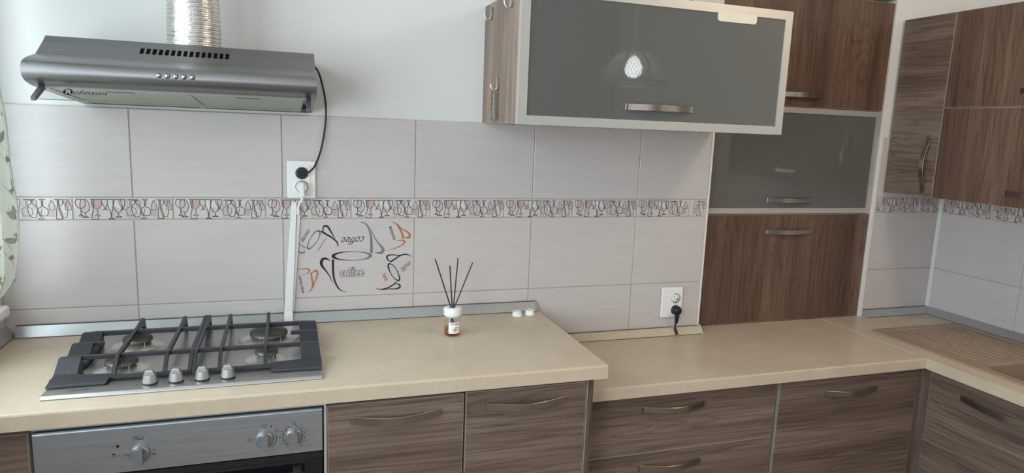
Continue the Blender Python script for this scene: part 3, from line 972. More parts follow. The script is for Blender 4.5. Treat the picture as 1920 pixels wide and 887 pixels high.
# two door cabinet
c = thing('base_cabinet', 'two-door wood base cabinet right of the oven with bowed handles', 'cabinet', (0.84, -0.3, 0), 'base cabinets')
MB().box(0.501, 1.184, YF + 0.0195, -0.02, 0.1, 0.8712).build('body', DARK, c)
d = slab(c, 'door', 'Y', YF, 0.5005, 0.8385, 0.12, 0.8585, WX); handle(d, 'Y', YF, 0.667, 0.8165)
d = slab(c, 'door', 'Y', YF, 0.8445, 1.1825, 0.12, 0.8615, WX); handle(d, 'Y', YF, 1.009, 0.8180)
sp = MB().box(1.1865, 1.2035, YF + 0.001, -0.002, 0.0, 0.8715).build('side_panel', WZN, c)
MB().box(1.1855, 1.1870, YF, YF + 0.02, 0.0, 0.8715).build('edge_band', EDGE, sp)

YG = -0.420     # fronts of the lower units
c = thing('drawer_cabinet', 'dark wood drawer unit under the lower worktop', 'cabinet', (1.57, -0.2, 0), 'base cabinets')
MB().box(1.212, 1.938, YG + 0.0195, -0.01, 0.08, 0.747).build('body', DARK, c)
d = slab(c, 'drawer', 'Y', YG, 1.210, 1.9375, 0.5535, 0.7465, WX); handle(d, 'Y', YG, 1.555, 0.6955)
d = slab(c, 'drawer', 'Y', YG, 1.210, 1.9375, 0.330, 0.5515, WX); handle(d, 'Y', YG, 1.555, 0.5030)
c = thing('base_cabinet', 'wood door cabinet in the inner corner below the worktop', 'cabinet', (2.25, -0.2, 0), 'base cabinets')
MB().box(1.9425, 2.562, YG + 0.0195, -0.01, 0.08, 0.747).build('body', DARK, c)
MB().box(1.9460, 1.9505, YG + 0.002, YG + 0.019, 0.08, 0.747).build('side_panel', mat('dull_grey_edge', (0.22, 0.22, 0.20), 0.5), c)
d = slab(c, 'door', 'Y', YG, 1.953, 2.559, 0.10, 0.7425, WX); handle(d, 'Y', YG, 2.255, 0.6830)
c = thing('sink_cabinet', 'wood-fronted sink cabinet along the right wall', 'cabinet', (2.85, -0.9, 0), 'base cabinets')
bd = MB()
bd.box(2.5965, 3.10, -1.16, -1.145, 0.08, 0.7475); bd.box(2.5965, 3.10, -0.452, -0.44, 0.08, 0.7475); bd.box(2.5965, 3.10, -1.145, -0.452, 0.08, 0.1); bd.box(3.08, 3.10, -1.145, -0.452, 0.1, 0.56)
bd.build('body', CARC, c)
MB().box(2.5765, 2.5945, -0.4525, YG - 0.001, 0.0, 0.7475).box(2.5615, 2.5945, YG - 0.001, YG + 0.018, 0.0, 0.7475).build('corner_filler', WZN, c)
d = slab(c, 'door', 'X', 2.576, -1.155, -0.4545, 0.10, 0.742, WY); handle(d, 'X', 2.576, -0.690, 0.690, 0.235)

# tall unit in the niche
YT = 0.065
tu = thing('tall_cabinet', 'tall wood cabinet built into the niche with a frosted glass flap', 'cabinet', (2.33, 0.3, ZO))
bd = MB()
bd.box(1.911, 1.927, YT + 0.021, 0.60, 0, 2.09); bd.box(2.739, 2.755, YT + 0.021, 0.60, 0, 2.09)
bd.box(1.927, 2.739, 0.585, 0.60, 0, 2.09)
for z in (0.79, 1.225, 1.652, 2.075): bd.box(1.927, 2.739, YT + 0.021, 0.585, z, z + 0.016)
bd.build('body', INNER, tu)
MB().box(1.929, 2.737, YT + 0.06, 0.583, 1.44, 1.456).build('shelf', INNER, tu)
d = slab(tu, 'door', 'Y', YT, 1.912, 2.7545, 1.661, 2.0905, WZ, 0.019); handle(d, 'Y', YT, 2.335, 1.7055)
d = slab(tu, 'door', 'Y', YT, 1.912, 2.7545, ZO + 0.002, 1.2325, WZ, 0.019); handle(d, 'Y', YT, 2.345, 1.1625)


def glass_flap(parent, x0, x1, z0, z1, yf, fw, name='glass_door'):
    b = MB()
    th = 0.020
    # mitred frame: four trapezoid bars
    o4 = [(x0, z0), (x1, z0), (x1, z1), (x0, z1)]; i4 = [(x0 + fw, z0 + fw), (x1 - fw, z0 + fw), (x1 - fw, z1 - fw), (x0 + fw, z1 - fw)]
    for k in range(4):
        a, bb = o4[k], o4[(k + 1) % 4]; c2, dd = i4[(k + 1) % 4], i4[k]
        # tiny gap at the mitre
        b.prism([a, bb, c2, dd], 1, yf, yf + th)
    fr = b.build(name, ALU, parent, bevel=0.0007, seg=1)
    MB().box(x0 + fw - 0.004, x1 - fw + 0.004, yf + 0.0035, yf + 0.0075, z0 + fw - 0.004, z1 - fw + 0.004).build('frosted_pane', FROST, fr)
    return fr


d = glass_flap(tu, 1.912, 2.7545, 1.2365, 1.658, YT, 0.022); handle(d, 'Y', YT + 0.003, 2.337, 1.2905)

# hanging cabinet with glass flap
hc = thing('wall_cabinet', 'hanging wall cabinet with aluminium-framed frosted glass flap', 'cabinet', (1.46, -0.17, 1.549), 'wall cabinets')
bd = MB()
bd.box(1.880, 1.897, -0.340, 0.0065, 1.549, 1.912)
bd.box(1.038, 1.880, -0.340, 0.0065, 1.549, 1.565); bd.box(1.038, 1.880, -0.340, 0.0065, 1.896, 1.912)
bd.box(1.038, 1.880, 0.000, 0.0065, 1.565, 1.896)
bd.build('body', INNER, hc)
side = MB().box(1.022, 1.038, -0.338, 0.0065, 1.549, 1.912).build('side_panel', WZP, hc)
eb = MB().box(1.0215, 1.0385, -0.341, -0.338, 1.549, 1.912); eb.box(1.0212, 1.0385, -0.338, 0.0, 1.5478, 1.5493)
eb.build('edge_band', EDGE, side)
d = glass_flap(hc, 1.0165, 1.8955, 1.546, 1.919, -0.370, 0.0255)
handle(d, 'Y', -0.3665, 1.455, 1.6085, 0.224)
MB().prism([(1.628, 1.896), (1.628, 1.878), (1.6305, 1.8725), (1.636, 1.870), (1.756, 1.870), (1.7615, 1.8725), (1.764, 1.878), (1.764, 1.896)], 1, -0.3705, -0.3625).build('mounting_plate', mat('cream_plate', (0.74, 0.68, 0.56), 0.4), d, bevel=0.001)
o = solo(MB().lathe([(0.018, 0), (0.022, 0.01), (0.022, 0.05), (0.012, 0.07)], (1.555, -0.30, 1.9125), 20), 'storage_jar', BLACK, 'small black container just showing above the glass-fronted wall cabinet', 'jar')

# upper cabinets on the right wall
XU = 2.80
c = thing('wall_cabinet', 'narrow wall cabinet in the corner with horizontal grain and upright handle', 'cabinet', (2.97, -0.06, 1.328), 'wall cabinets')
MB().box(XU + 0.019, XR - 0.001, -0.172, 0.049, 1.328, 2.027).build('body', INNER, c)
d = slab(c, 'door', 'X', XU, -0.1735, 0.050, 1.328, 2.027, WY); handle(d, 'X', XU, -0.134, 1.4565, 0.232, vertical=True)
c = thing('wall_cabinet', 'wide wall cabinet with two stacked doors at the right edge', 'cabinet', (2.97, -0.6, 1.328), 'wall cabinets')
MB().box(XU + 0.019, XR - 0.001, -0.98, -0.176, 1.328, 2.027).build('body', INNER, c)
d = slab(c, 'door', 'X', XU, -0.98, -0.1755, 1.6755, 2.027, WZ); handle(d, 'X', XU, -0.565, 1.7270)
d = slab(c, 'door', 'X', XU, -0.98, -0.1755, 1.328, 1.6725, WZ); handle(d, 'X', XU, -0.560, 1.3750)

# ================================================================== SINK
sk = thing('sink', 'brown granite sink with ribbed drainer along the right wall', 'sink', (2.87, -0.6, ZO))
zt = ZO + 0.006


def ring(mb, outer, inner, mi=0, smooth=False):
    n = len(outer)
    mb.add(list(outer) + list(inner), [(i, (i + 1) % n, n + (i + 1) % n, n + i) for i in range(n)], smooth, mi)


def rrect(x0, x1, y0, y1, r, z, n=5):
    out = []
    for cx, cy, a in ((x1 - r, y1 - r, 0), (x0 + r, y1 - r, PI / 2), (x0 + r, y0 + r, PI), (x1 - r, y0 + r, 1.5 * PI)):
        for i in range(n + 1):
            t = a + PI / 2 * i / n
            out.append((cx + r * math.cos(t), cy + r * math.sin(t), z))
    return out


b = MB()
O0 = rrect(SX0, SX1, SY0, SY1, 0.02, ZO + 0.0003); O1 = rrect(SX0 + 0.001, SX1 - 0.001, SY0 + 0.001, SY1 - 0.001, 0.02, ZO + 0.005)
O2 = rrect(SX0 + 0.004, SX1 - 0.004, SY0 + 0.004, SY1 - 0.004, 0.018, zt)
O3 = rrect(SX0 + 0.028, SX1 - 0.028, SY0 + 0.028, SY1 - 0.028, 0.016, zt)
O4 = rrect(SX0 + 0.033, SX1 - 0.033, SY0 + 0.033, SY1 - 0.033, 0.014, zt - 0.004)
for p, q in ((O0, O1), (O1, O2), (O2, O3), (O3, O4)): ring(b, p, q)
# deck: four strips around drainer field and basin
dx0, dx1, dy0, dy1 = SX0 + 0.033, SX1 - 0.033, SY0 + 0.033, SY1 - 0.033
bx0, bx1, by0, by1 = 2.675, 3.045, -0.97, -0.545
zd = zt - 0.004
# fill between O4 and its bounding rectangles
def quad(x0, x1, y0, y1): b.add([(x0, y0, zd), (x1, y0, zd), (x1, y1, zd), (x0, y1, zd)], [(0, 1, 2, 3)])
quad(dx0, dx1, by1, dy1); quad(dx0, bx0, by0, by1); quad(bx1, dx1, by0, by1); quad(dx0, dx1, dy0, by0)
# basin
B0 = rrect(bx0, bx1, by0, by1, 0.06, zd, 6); B1 = rrect(bx0 + 0.006, bx1 - 0.006, by0 + 0.006, by1 - 0.006, 0.056, zd - 0.008, 6)
B2 = rrect(bx0 + 0.016, bx1 - 0.016, by0 + 0.016, by1 - 0.016, 0.055, zd - 0.15, 6); B3 = rrect(bx0 + 0.05, bx1 - 0.05, by0 + 0.05, by1 - 0.05, 0.05, zd - 0.175, 6)
# corners between rectangle hole and rounded basin rim
nn = 7
for ci, (cx, cy) in enumerate(((bx1, by1), (bx0, by1), (bx0, by0), (bx1, by0))):
    seg = B0[ci * nn:(ci + 1) * nn]
    b.add([(cx, cy, zd)] + seg, [(0, i + 1, i + 2) for i in range(nn - 1)])
ring(b, B0, B1, 0, True); ring(b, B1, B2, 0, True); ring(b, B2, B3, 0, True)
b.add(B3, [tuple(range(len(B3)))])
b.build('basin', SINK, sk)
rb = MB()
for i in range(11):
    x = 2.715 + i * 0.031
    y1 = -0.20 if i < 2 else (-0.30 if i < 3 else -0.245 + 0.012 * (i % 3))
    y0 = by1 + 0.035
    rb.prism([(x - 0.0045, zd - 0.001), (x - 0.0025, zd + 0.0032), (x + 0.0025, zd + 0.0032), (x + 0.0045, zd - 0.001)], 1, y0, y1)
rb.build('drainer_ribs', SINK, sk)
MB().lathe([(0.036, 0), (0.036, 0.003), (0.03, 0.004)], (2.86, -0.76, zd - 0.1749), 24).build('drain', CHROME, sk)

# ================================================================== GAS HOB
hob = thing('gas_hob', 'stainless steel four-burner gas hob with black grates', 'hob', (0.195, -0.27, ZL))
pl = MB()
ZP = ZL + 0.009
pl.prism([(-0.508, ZL + 0.0006), (-0.508, ZL + 0.0035), (-0.502, ZP), (-0.040, ZP), (-0.034, ZL + 0.0035), (-0.034, ZL + 0.0006)], 0, -0.0995, 0.4915)
plate = pl.build('hob_plate', HOBS, hob, bevel=0.002)
DISH = mat('dish_steel', (0.66, 0.64, 0.60), 0.33, metal=0.9)
BUR = [(0.0285, -0.176, 0.036), (0.0265, -0.352, 0.036), (0.3605, -0.186, 0.051), (0.3590, -0.350, 0.028)]
for (x, y, r) in BUR:
    t2 = MB().lathe([(r * 1.25 + 0.017, 0.0003), (r * 1.25 + 0.014, 0.0015), (r * 1.15, 0.0055), (r * 0.8, 0.0080)], (x, y, ZP), 40)
    bu = t2.build('burner', DISH, hob)
    MB().lathe([(r * 0.78, 0.006), (r * 0.8, 0.011), (r * 0.97, 0.013), (r * 0.97, 0.020), (r * 0.9, 0.0205)], (x, y, ZP), 40).build('flame_ring', BRING, bu)
    sl_ = MB()
    for k in range(26):
        a = 2 * PI * k / 26
        px, py = x + math.cos(a) * r * 0.975, y + math.sin(a) * r * 0.975
        sl_.box(px - 0.0009, px + 0.0009, py - 0.0009, py + 0.0009, ZP + 0.0135, ZP + 0.0185)
    so = sl_.build('flame_slots', BCAP, bu); so['kind'] = 'stuff'
    MB().lathe([(r * 0.98, 0.0205), (r * 0.99, 0.0216), (r * 0.94, 0.0240), (r * 0.5, 0.0250), (0.001, 0.0252)], (x, y, ZP), 40).build('burner_cap', BCAP, bu)
    MB().lathe([(0.0016, 0.004), (0.0014, 0.016)], (x + r * 0.62, y - r * 0.86, ZP), 10).build('spark_pin', KNOB, bu)
for x in (0.108, 0.163, 0.219, 0.275):
    kn = MB().lathe([(0.0162, 0.003), (0.0158, 0.006), (0.0150, 0.0115), (0.0128, 0.0215)], (x, -0.468, ZP), 32).build('knob', KNOB, hob)
    MB().lathe([(0.0168, 0.0), (0.0168, 0.003)], (x, -0.468, ZP), 32).build('knob_ring', BLACK, kn)
    w = MB().hexa([(x - 0.0125, -0.474, ZP + 0.0205), (x + 0.0115, -0.476, ZP + 0.0205), (x + 0.0115, -0.459, ZP + 0.0205), (x - 0.0125, -0.458, ZP + 0.0205)],
                  [(x - 0.0075, -0.474, ZP + 0.0315), (x + 0.0085, -0.475, ZP + 0.0315), (x + 0.0060, -0.462, ZP + 0.0315), (x - 0.0065, -0.462, ZP + 0.0315)])
    w.build('grip', KNOB, kn, bevel=0.002)
    MB().lathe([(0.0012, 0), (0.0012, 0.0004)], (x - 0.026, -0.474, ZP), 10).build('dot_mark', INK, plate)
lg = MB()
hm = lambda x, y: (x, -y, ZP + 0.0003)
lettering(lg, 'Zanussi', (-0.055, 0.4835), (-0.008, 0.4835), 0.0085, hm, 0, shear=0.3)
lg.build('logo_print', INK, plate)


def grate(side):
    """side -1 left, +1 right"""
    b = MB()
    xo = -0.104 if side < 0 else 0.4935          # outer edge
    s = -side                                    # inward direction
    xi = 0.186 if side < 0 else 0.1955           # inner bar
    xs = (0.0235, 0.1315, 0.186) if side < 0 else (0.1955, 0.2525, 0.3575)
    w = 0.0042
    # bars running front to back: rear peak, long flat top, steep front leg
    for x in xs:
        prof = [(-0.412, 0.918), (-0.428, 0.918), (-0.424, 0.932), (-0.386, 0.957), (-0.376, 0.962), (-0.130, 0.962), (-0.082, 0.965), (-0.070, 0.965), (-0.048, 0.925), (-0.062, 0.925), (-0.082, 0.946), (-0.130, 0.951), (-0.372, 0.951), (-0.380, 0.948), (-0.410, 0.928)]
        b.prism(prof, 0, x - w, x + w)

    def xbar(x0, x1, y, z0, z1, t=0.0045):
        b.box(min(x0, x1), max(x0, x1), y - t, y + t, z0, z1)
    YR_, YM_, YF_ = -0.168, -0.258, -0.362
    xbar(xo + s * 0.03, xi, YR_, 0.949, 0.961, 0.0055)
    xbar(xo + s * 0.03, xi, YF_, 0.950, 0.961)
    xbar(xo + s * 0.02, xo + s * 0.074, YM_, 0.950, 0.961, 0.0048)
    # front low bar and low side rail
    xbar(xo, xi, -0.4265, 0.9205, 0.929, 0.0055)
    b.box(min(xo + s * 0.034, xo + s * 0.046), max(xo + s * 0.034, xo + s * 0.046), -0.425, -0.150, 0.9205, 0.931)
    b.hexa([(xo, -0.425, 0.9205), (xo + s * 0.036, -0.425, 0.9205), (xo + s * 0.036, -0.150, 0.9205), (xo, -0.150, 0.9205)],
           [(xo + s * 0.006, -0.425, 0.929), (xo + s * 0.034, -0.425, 0.929), (xo + s * 0.034, -0.150, 0.929), (xo + s * 0.006, -0.150, 0.929)])
    # broad shoulders falling from the ends of the cross bars to the side rail
    for y, dn in ((YR_, 0.075), (YM_, 0.080), (YF_, 0.052)):
        lo4 = [(xo, y - dn, 0.9215), (xo + s * 0.050, y - dn, 0.9215), (xo + s * 0.050, y + 0.003, 0.9215), (xo, y + 0.003, 0.9215)]
        hi4 = [(xo + s * 0.004, y - 0.009, 0.960), (xo + s * 0.052, y - 0.007, 0.961), (xo + s * 0.052, y + 0.0045, 0.961), (xo + s * 0.006, y + 0.0045, 0.960)]
        b.hexa(lo4, hi4)
    # front corner plate
    xe_ = xo + s * 0.118
    b.hexa([(xo, -0.462, 0.9195), (xe_, -0.458, 0.9195), (xe_, -0.424, 0.9195), (xo, -0.424, 0.9195)],
           [(xo + s * 0.002, -0.458, 0.926), (xe_ + s * 0.004, -0.455, 0.926), (xe_ + s * 0.006, -0.416, 0.931), (xo + s * 0.004, -0.408, 0.934)])
    o = b.build('grate', IRON, hob, bevel=0.0016, seg=2)
    return o


grate(-1); grate(1)

# ================================================================== COOKER HOOD
X0, X1 = -0.108, 0.487
hd = thing('cooker_hood', 'grey steel cooker hood mounted on the wall above the hob', 'cooker hood', (0.19, -0.2, 1.556))
ac, bc, rr = -0.400, 1.6165, 0.043
front = [(-0.3465, 1.657), (-0.385, 1.650), (-0.412, 1.6435), (-0.430, 1.637), (-0.4395, 1.630), (-0.4435, 1.621), (-0.4430, 1.612), (-0.4380, 1.604), (-0.4270, 1.597), (-0.411, 1.5925), (-0.390, 1.588)]
front = smoothline(front[:3], 2)[:-1] + smoothline(front[2:], 5)
prof = [(0.006, 1.705), (-0.270, 1.705), (-0.295, 1.688)] + front + [(-0.375, 1.586), (-0.370, 1.592), (0.006, 1.575)]
MB().prism(prof, 0, X0, X1).build('hood_body', HOOD, hd)
for f in hd.children[0].data.polygons: f.use_smooth = False
# end plates go lower than the filters
ep = MB()
pe = [(0.006, 1.70), (-0.29, 1.686), (-0.346, 1.656), (-0.412, 1.642), (-0.441, 1.626), (-0.438, 1.604), (-0.411, 1.5925), (-0.375, 1.586), (0.006, 1.556)]
ep.prism(pe, 0, X0 - 0.0006, X0 + 0.010)
ep.build('end_plate', HOOD, hd)
MB().prism(pe, 0, X1 - 0.010, X1 + 0.0006).build('end_plate', HOOD, hd)
bk = MB().box(X0 + 0.01, X1 - 0.01, -0.020, 0.006, 1.556, 1.576); bk.build('back_rail', DARKG, hd)
for (a, c2) in ((X0 + 0.03, 0.186), (0.204, X1 - 0.03)):
    q = [(-0.365, 1.5835), (-0.022, 1.5585), (-0.022, 1.564), (-0.365, 1.589)]
    fo = MB().prism(q, 0, a, c2).build('filter', FILT, hd)
    mid = (a + c2) / 2
    MB().prism([(-0.350, 1.5815), (-0.338, 1.5807), (-0.338, 1.583), (-0.350, 1.584)], 0, mid - 0.03, mid + 0.03).build('filter_latch', DARKG, fo)
MB().prism([(-0.368, 1.5820), (-0.022, 1.5570), (-0.022, 1.563), (-0.368, 1.588)], 0, 0.187, 0.203).build('filter_bar', ALU, hd)
MB().prism([(-0.368, 1.5820), (-0.022, 1.5570), (-0.022, 1.563), (-0.368, 1.588)], 0, X0 + 0.011, X0 + 0.029).build('filter_bar', ALU, hd)
# slots on the sloping top
SLOT = mat('slot_black', (0.004, 0.004, 0.004), 0.9, spec=0.05)
sl_n = Vector((0, -(1.688 - 1.657), 0.0515)).normalized()
d1 = Vector((0, -0.0515, -0.031)).normalized()
for k in range(15):
    x = 0.0965 + k * 0.01325
    p0 = Vector((x, -0.2957, 1.6876))
    sh = Vector((0, 0, 0))
    pa = p0 - d1 * 0.0005; pb = p0 + d1 * 0.0270
    w = 0.0042
    lo4 = [pa + Vector((-w, 0, 0)), pa + Vector((w, 0, 0)), pb + Vector((w, 0, 0)), pb + Vector((-w, 0, 0))]
    nn_ = Vector((0, -0.031, 0.0515)).normalized()
    MB().hexa([q - nn_ * 0.002 for q in lo4], [q + nn_ * 0.0004 for q in lo4]).build('vent_slot', SLOT, hd)
nb = Vector((0, -1.0, -0.02)).normalized()
for k in range(5):
    bt = MB().lathe([(0.0058, -0.003), (0.0058, 0.0015), (0.0050, 0.0025)], (0.1515 + k * 0.0168, -0.4425, 1.6195), 20, nb).build('button_ring', BLACK, hd)
    MB().lathe([(0.0046, 0.001), (0.0046, 0.0042), (0.0038, 0.0058), (0.0010, 0.0064)], (0.1515 + k * 0.0168, -0.4425, 1.6195), 20, nb).build('button', CHROME, bt)
# fold-out visor glass with two arms
vy0, vz0, vy1, vz1 = -0.388, 1.5860, -0.440, 1.5585
vd = Vector((0, vy1 - vy0, vz1 - vz0)); vn = Vector((0, -vd.z, vd.y)).normalized()
vis = MB().prism([(vy0, vz0), (vy1, vz1), (vy1 + 0.0015, vz1 - 0.0022), (vy0 + 0.0015, vz0 - 0.0022)], 0, X0 + 0.026, X1 - 0.020)
vo = vis.build('visor', CLEAR, hd)
MB().prism([(vy1 - 0.0002, vz1 + 0.0001), (vy1 + 0.0010, vz1 - 0.0011), (vy1 + 0.0004, vz1 - 0.0015), (vy1 - 0.0008, vz1 - 0.0003)], 0, X0 + 0.026, X1 - 0.020).build('glass_edge', GEDGE, vo)
MB().prism([(vy0 - 0.001, vz0 + 0.002), (vy0 - 0.003, vz0 - 0.001), (vy0, vz0 - 0.003)], 0, X0 + 0.026, X1 - 0.020).build('visor_rail', ALU, vo)
for x in (X0 + 0.014, X1 - 0.024):
    MB().hexa([(x, vy0 + 0.004, vz0 + 0.004), (x + 0.012, vy0 + 0.004, vz0 + 0.004), (x + 0.012, vy0 + 0.006, vz0 - 0.006), (x, vy0 + 0.006, vz0 - 0.006)],
              [(x, vy1 - 0.004, vz1 + 0.003), (x + 0.010, vy1 - 0.004, vz1 + 0.003), (x + 0.010, vy1 - 0.002, vz1 - 0.005), (x, vy1 - 0.002, vz1 - 0.005)]).build('visor_arm', mat('arm_grey', (0.09, 0.09, 0.10), 0.4), hd, bevel=0.0012)


def vmap(px, py):
    # photo pixels of the visor lettering, laid on the visor plane
    u, v = px, py
    d = CF + CR * ((u - 960) / FPX) - CU * ((v - 443.5) / FPX)
    P0 = Vector((0, vy0, vz0)); nrm = Vector((0, -(vz1 - vz0), vy1 - vy0)).normalized()
    t = (P0 - CAM).dot(nrm) / d.dot(nrm)
    q = CAM + d * t
    return q + (CAM - q).normalized() * 0.0012


lg = MB()
lettering(lg, 'ohnson', (136.5, 176.2), (200.5, 178.8), 7.6, vmap, 0, shear=0.35)
poly(lg, circ(127.4, 172.0, 9.0, 5.8, 28)[:-1], vmap, 0)
vfront = lambda a, b: (lambda q: q + (CAM - q).normalized() * 0.0006)(vmap(a, b))
lettering(lg, 'R', (122.6, 175.6), (133.0, 176.2), 7.2, vfront, 1, shear=0.2)
ribbon(lg, [(121.5, 169.6, 0.8), (126.5, 168.2, 1.2), (131.5, 169.4, 0.8)], vfront, None, 1)
lg.build('logo_print', [INK, LABELM], vo)

# flexible duct rising from the hood
dx, dy, dr = 0.192, -0.150, 0.0622
du = MB(); prof = []
z = 1.7055; i = 0
while z < 2.599:
    prof += [(dr, z - 1.7), (dr + 0.0016, z - 1.7 + 0.0008), (dr + 0.0016, z - 1.7 + 0.0020), (dr, z - 1.7 + 0.0030), (dr - 0.0004, z - 1.7 + 0.0055), (dr + 0.0003, z - 1.7 + 0.0080)]
    z += 0.0105
nseg = 56
base = len(du.v)
vs = []
for i_, (r, h) in enumerate(prof):
    for k in range(nseg):
        a = 2 * PI * k / nseg
        wob = math.sin(a * 2 + h * 31) * 0.0012 + random.uniform(-0.00022, 0.00022) * (0 if (i_ % 6) in (1, 2) else 1)
        tilt = math.sin(a + h * 3) * 0.0012
        vs.append((dx + (r + wob) * math.cos(a), dy + (r + wob) * math.sin(a), 1.7 + h + tilt))
fs = [(i * nseg + k, i * nseg + (k + 1) % nseg, (i + 1) * nseg + (k + 1) % nseg, (i + 1) * nseg + k) for i in range(len(prof) - 1) for k in range(nseg)]
du.add(vs, fs, False)
solo(du, 'exhaust_duct', DUCT, 'ribbed aluminium exhaust duct rising from the cooker hood', 'duct')

# ================================================================== SOCKETS, PLUGS AND CORDS
def socket_hole(parent, cx, cz, y, r=0.0195, mt=WHITE):
    b = MB()
    b.lathe([(r, 0.0), (r, -0.0), (r - 0.0012, -0.001), (r - 0.0015, -0.002)], (cx, y, cz), 32, (0, -1, 0), caps=False)
    o = b.build('socket_well', mt, parent)
    return o


def well(parent, cx, cz, y, r=0.0185):
    w = MB()
    w.lathe([(r + 0.0016, 0.0), (r + 0.0016, 0.0012), (r + 0.0002, 0.0014)], (cx, y, cz), 36, (0, -1, 0), caps=False)
    o = w.build('socket_rim', WHITE, parent)
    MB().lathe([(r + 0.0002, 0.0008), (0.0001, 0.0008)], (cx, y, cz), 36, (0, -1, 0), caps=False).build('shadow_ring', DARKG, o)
    MB().lathe([(r - 0.0016, 0.0004), (r - 0.0018, 0.0011), (0.0001, 0.0011)], (cx, y, cz), 36, (0, -1, 0), caps=False).build('socket_face', WHITE, o)
    for sx in (-1, 1):
        MB().lathe([(0.0026, 0.0010), (0.0026, 0.0014)], (cx + sx * 0.0075, y, cz - sx * 0.004), 12, (0, -1, 0)).build('pin_hole', INK, o)
    for sz in (-1, 1):
        MB().box(cx - 0.003, cx + 0.003, y - 0.0016, y - 0.001, cz + sz * (r - 0.004) - 0.0018, cz + sz * (r - 0.004) + 0.0018).build('earth_clip', DARKG, o)
    return o


s1 = thing('double_socket', 'white double wall socket below the cooker hood with two plugs', 'socket', (0.456, 0, 1.357), 'double wall sockets')
MB().box(0.4155, 0.4975, -0.0095, -0.0005, 1.2995, 1.4135).build('frame', WHITE, s1, bevel=0.0025)
MB().box(0.4305, 0.4825, -0.0115, -0.0094, 1.3125, 1.4005).build('cover', WHITE, s1, bevel=0.0008)
well(s1, 0.4575, 1.3765, -0.0115); well(s1, 0.4575, 1.3355, -0.0115)
s2 = thing('double_socket', 'white double wall socket above the lower worktop with one black plug', 'socket', (1.78, 0, 0.911), 'double wall sockets')
MB().box(1.7345, 1.8245, -0.0095, -0.0005, 0.8535, 0.9695).build('frame', WHITE, s2, bevel=0.004)
well(s2, 1.7935, 0.9275, -0.0096); well(s2, 1.7935, 0.8830, -0.0096)

pg = thing('hood_plug_and_cord', 'thin black cord with flat plug running from the cooker hood to the upper socket', 'cord', (0.4575, -0.013, 1.3765))
b = MB()
b.lathe([(0.0165, 0.0002), (0.0165, 0.006), (0.0140, 0.008)], (0.4575, -0.0126, 1.3765), 28, (0, -1, 0))
b.build('plug', BLACK, pg)
MB().box(0.4445, 0.4705, -0.0285, -0.0205, 1.3725, 1.3805).build('plug_grip', BLACK, pg, bevel=0.002)
cv = smoothline([(0.468, -0.025, 1.376), (0.484, -0.030, 1.386), (0.498, -0.022, 1.405), (0.513, -0.012, 1.445), (0.524, -0.008, 1.500), (0.529, -0.008, 1.550), (0.527, -0.010, 1.600), (0.514, -0.014, 1.660), (0.502, -0.020, 1.686), (0.492, -0.030, 1.692)], 6)
MB().tube(cv, 0.0028, 8).build('cord', BLACK, pg)

pw = thing('white_plug_and_cord', 'white plug with short cord in the lower hole of the hood socket', 'cord', (0.4575, -0.013, 1.3355))
b = MB()
b.lathe([(0.0165, 0.0002), (0.0165, 0.010), (0.0140, 0.022), (0.0115, 0.026)], (0.4575, -0.0126, 1.3345), 28, (0, -1, 0))
b.build('plug', WHITE2, pw)
MB().hexa([(0.4515, -0.044, 1.349), (0.4635, -0.044, 1.349), (0.4635, -0.034, 1.352), (0.4515, -0.034, 1.352)],
          [(0.4500, -0.042, 1.306), (0.4650, -0.042, 1.306), (0.4650, -0.016, 1.306), (0.4500, -0.016, 1.306)]).build('plug_body', WHITE2, pw, bevel=0.003)
cv = smoothline([(0.4575, -0.028, 1.308), (0.4570, -0.027, 1.297), (0.4500, -0.020, 1.284), (0.4465, -0.0120, 1.270), (0.4455, -0.0100, 1.250)], 6)
MB().tube(cv, 0.0042, 10).build('cord', WHITE2, pw)

# trunking: slim channel, slightly out of plumb
tk = MB()
def chan(x0t, x1t, x0b, x1b, zt_, zb_, d):
    return [(x0b, -d, zb_), (x1b, -d, zb_), (x1b, -0.0006, zb_), (x0b, -0.0006, zb_)], [(x0t, -d, zt_), (x1t, -d, zt_), (x1t, -0.0006, zt_), (x0t, -0.0006, zt_)]
ck = thing('cable_trunking', 'narrow white cable trunking running down the tiles from the hood socket', 'trunking', (0.43, -0.008, 0.92))
a_, b_ = chan(0.4275, 0.4425, 0.4005, 0.4255, 1.2885, 0.9475, 0.013)
MB().hexa(a_, b_).build('channel', WHITE2, ck, bevel=0.001)
a_, b_ = chan(0.4425, 0.4530, 0.4215, 0.4300, 1.2610, 0.946, 0.006)
MB().hexa(a_, b_).build('base_strip', WHITE2, ck, bevel=0.001)

MB().hexa([(0.4000, -0.0320, 0.9125), (0.4255, -0.0320, 0.9125), (0.4255, -0.0285, 0.9125), (0.4000, -0.0285, 0.9125)],
          [(0.4006, -0.0130, 0.9480), (0.4258, -0.0130, 0.9480), (0.4258, -0.0080, 0.9480), (0.4006, -0.0080, 0.9480)]).build('channel_foot', WHITE2, ck)
pb = thing('black_plug_and_cord', 'round black plug with cord going down behind the worktop', 'cord', (1.7935, -0.012, 0.883))
b = MB()
b.lathe([(0.0178, 0.0002), (0.0178, 0.012), (0.0165, 0.020), (0.010, 0.0255), (0.001, 0.027)], (1.7935, -0.0118, 0.8830), 32, (0, -1, 0))
b.build('plug', BLACK, pb)
MB().tube([(1.7935, -0.026, 0.880), (1.7940, -0.027, 0.862), (1.7945, -0.025, 0.846), (1.7945, -0.024, 0.836)], [0.0105, 0.0085, 0.0068, 0.0060], 14).build('strain_relief', BLACK, pb)
MB().tube(smoothline([(1.7945, -0.024, 0.838), (1.7925, -0.021, 0.825), (1.7945, -0.020, 0.812), (1.8005, -0.020, 0.800), (1.8005, -0.026, 0.7905)], 5), 0.0033, 8).build('cord', BLACK, pb)

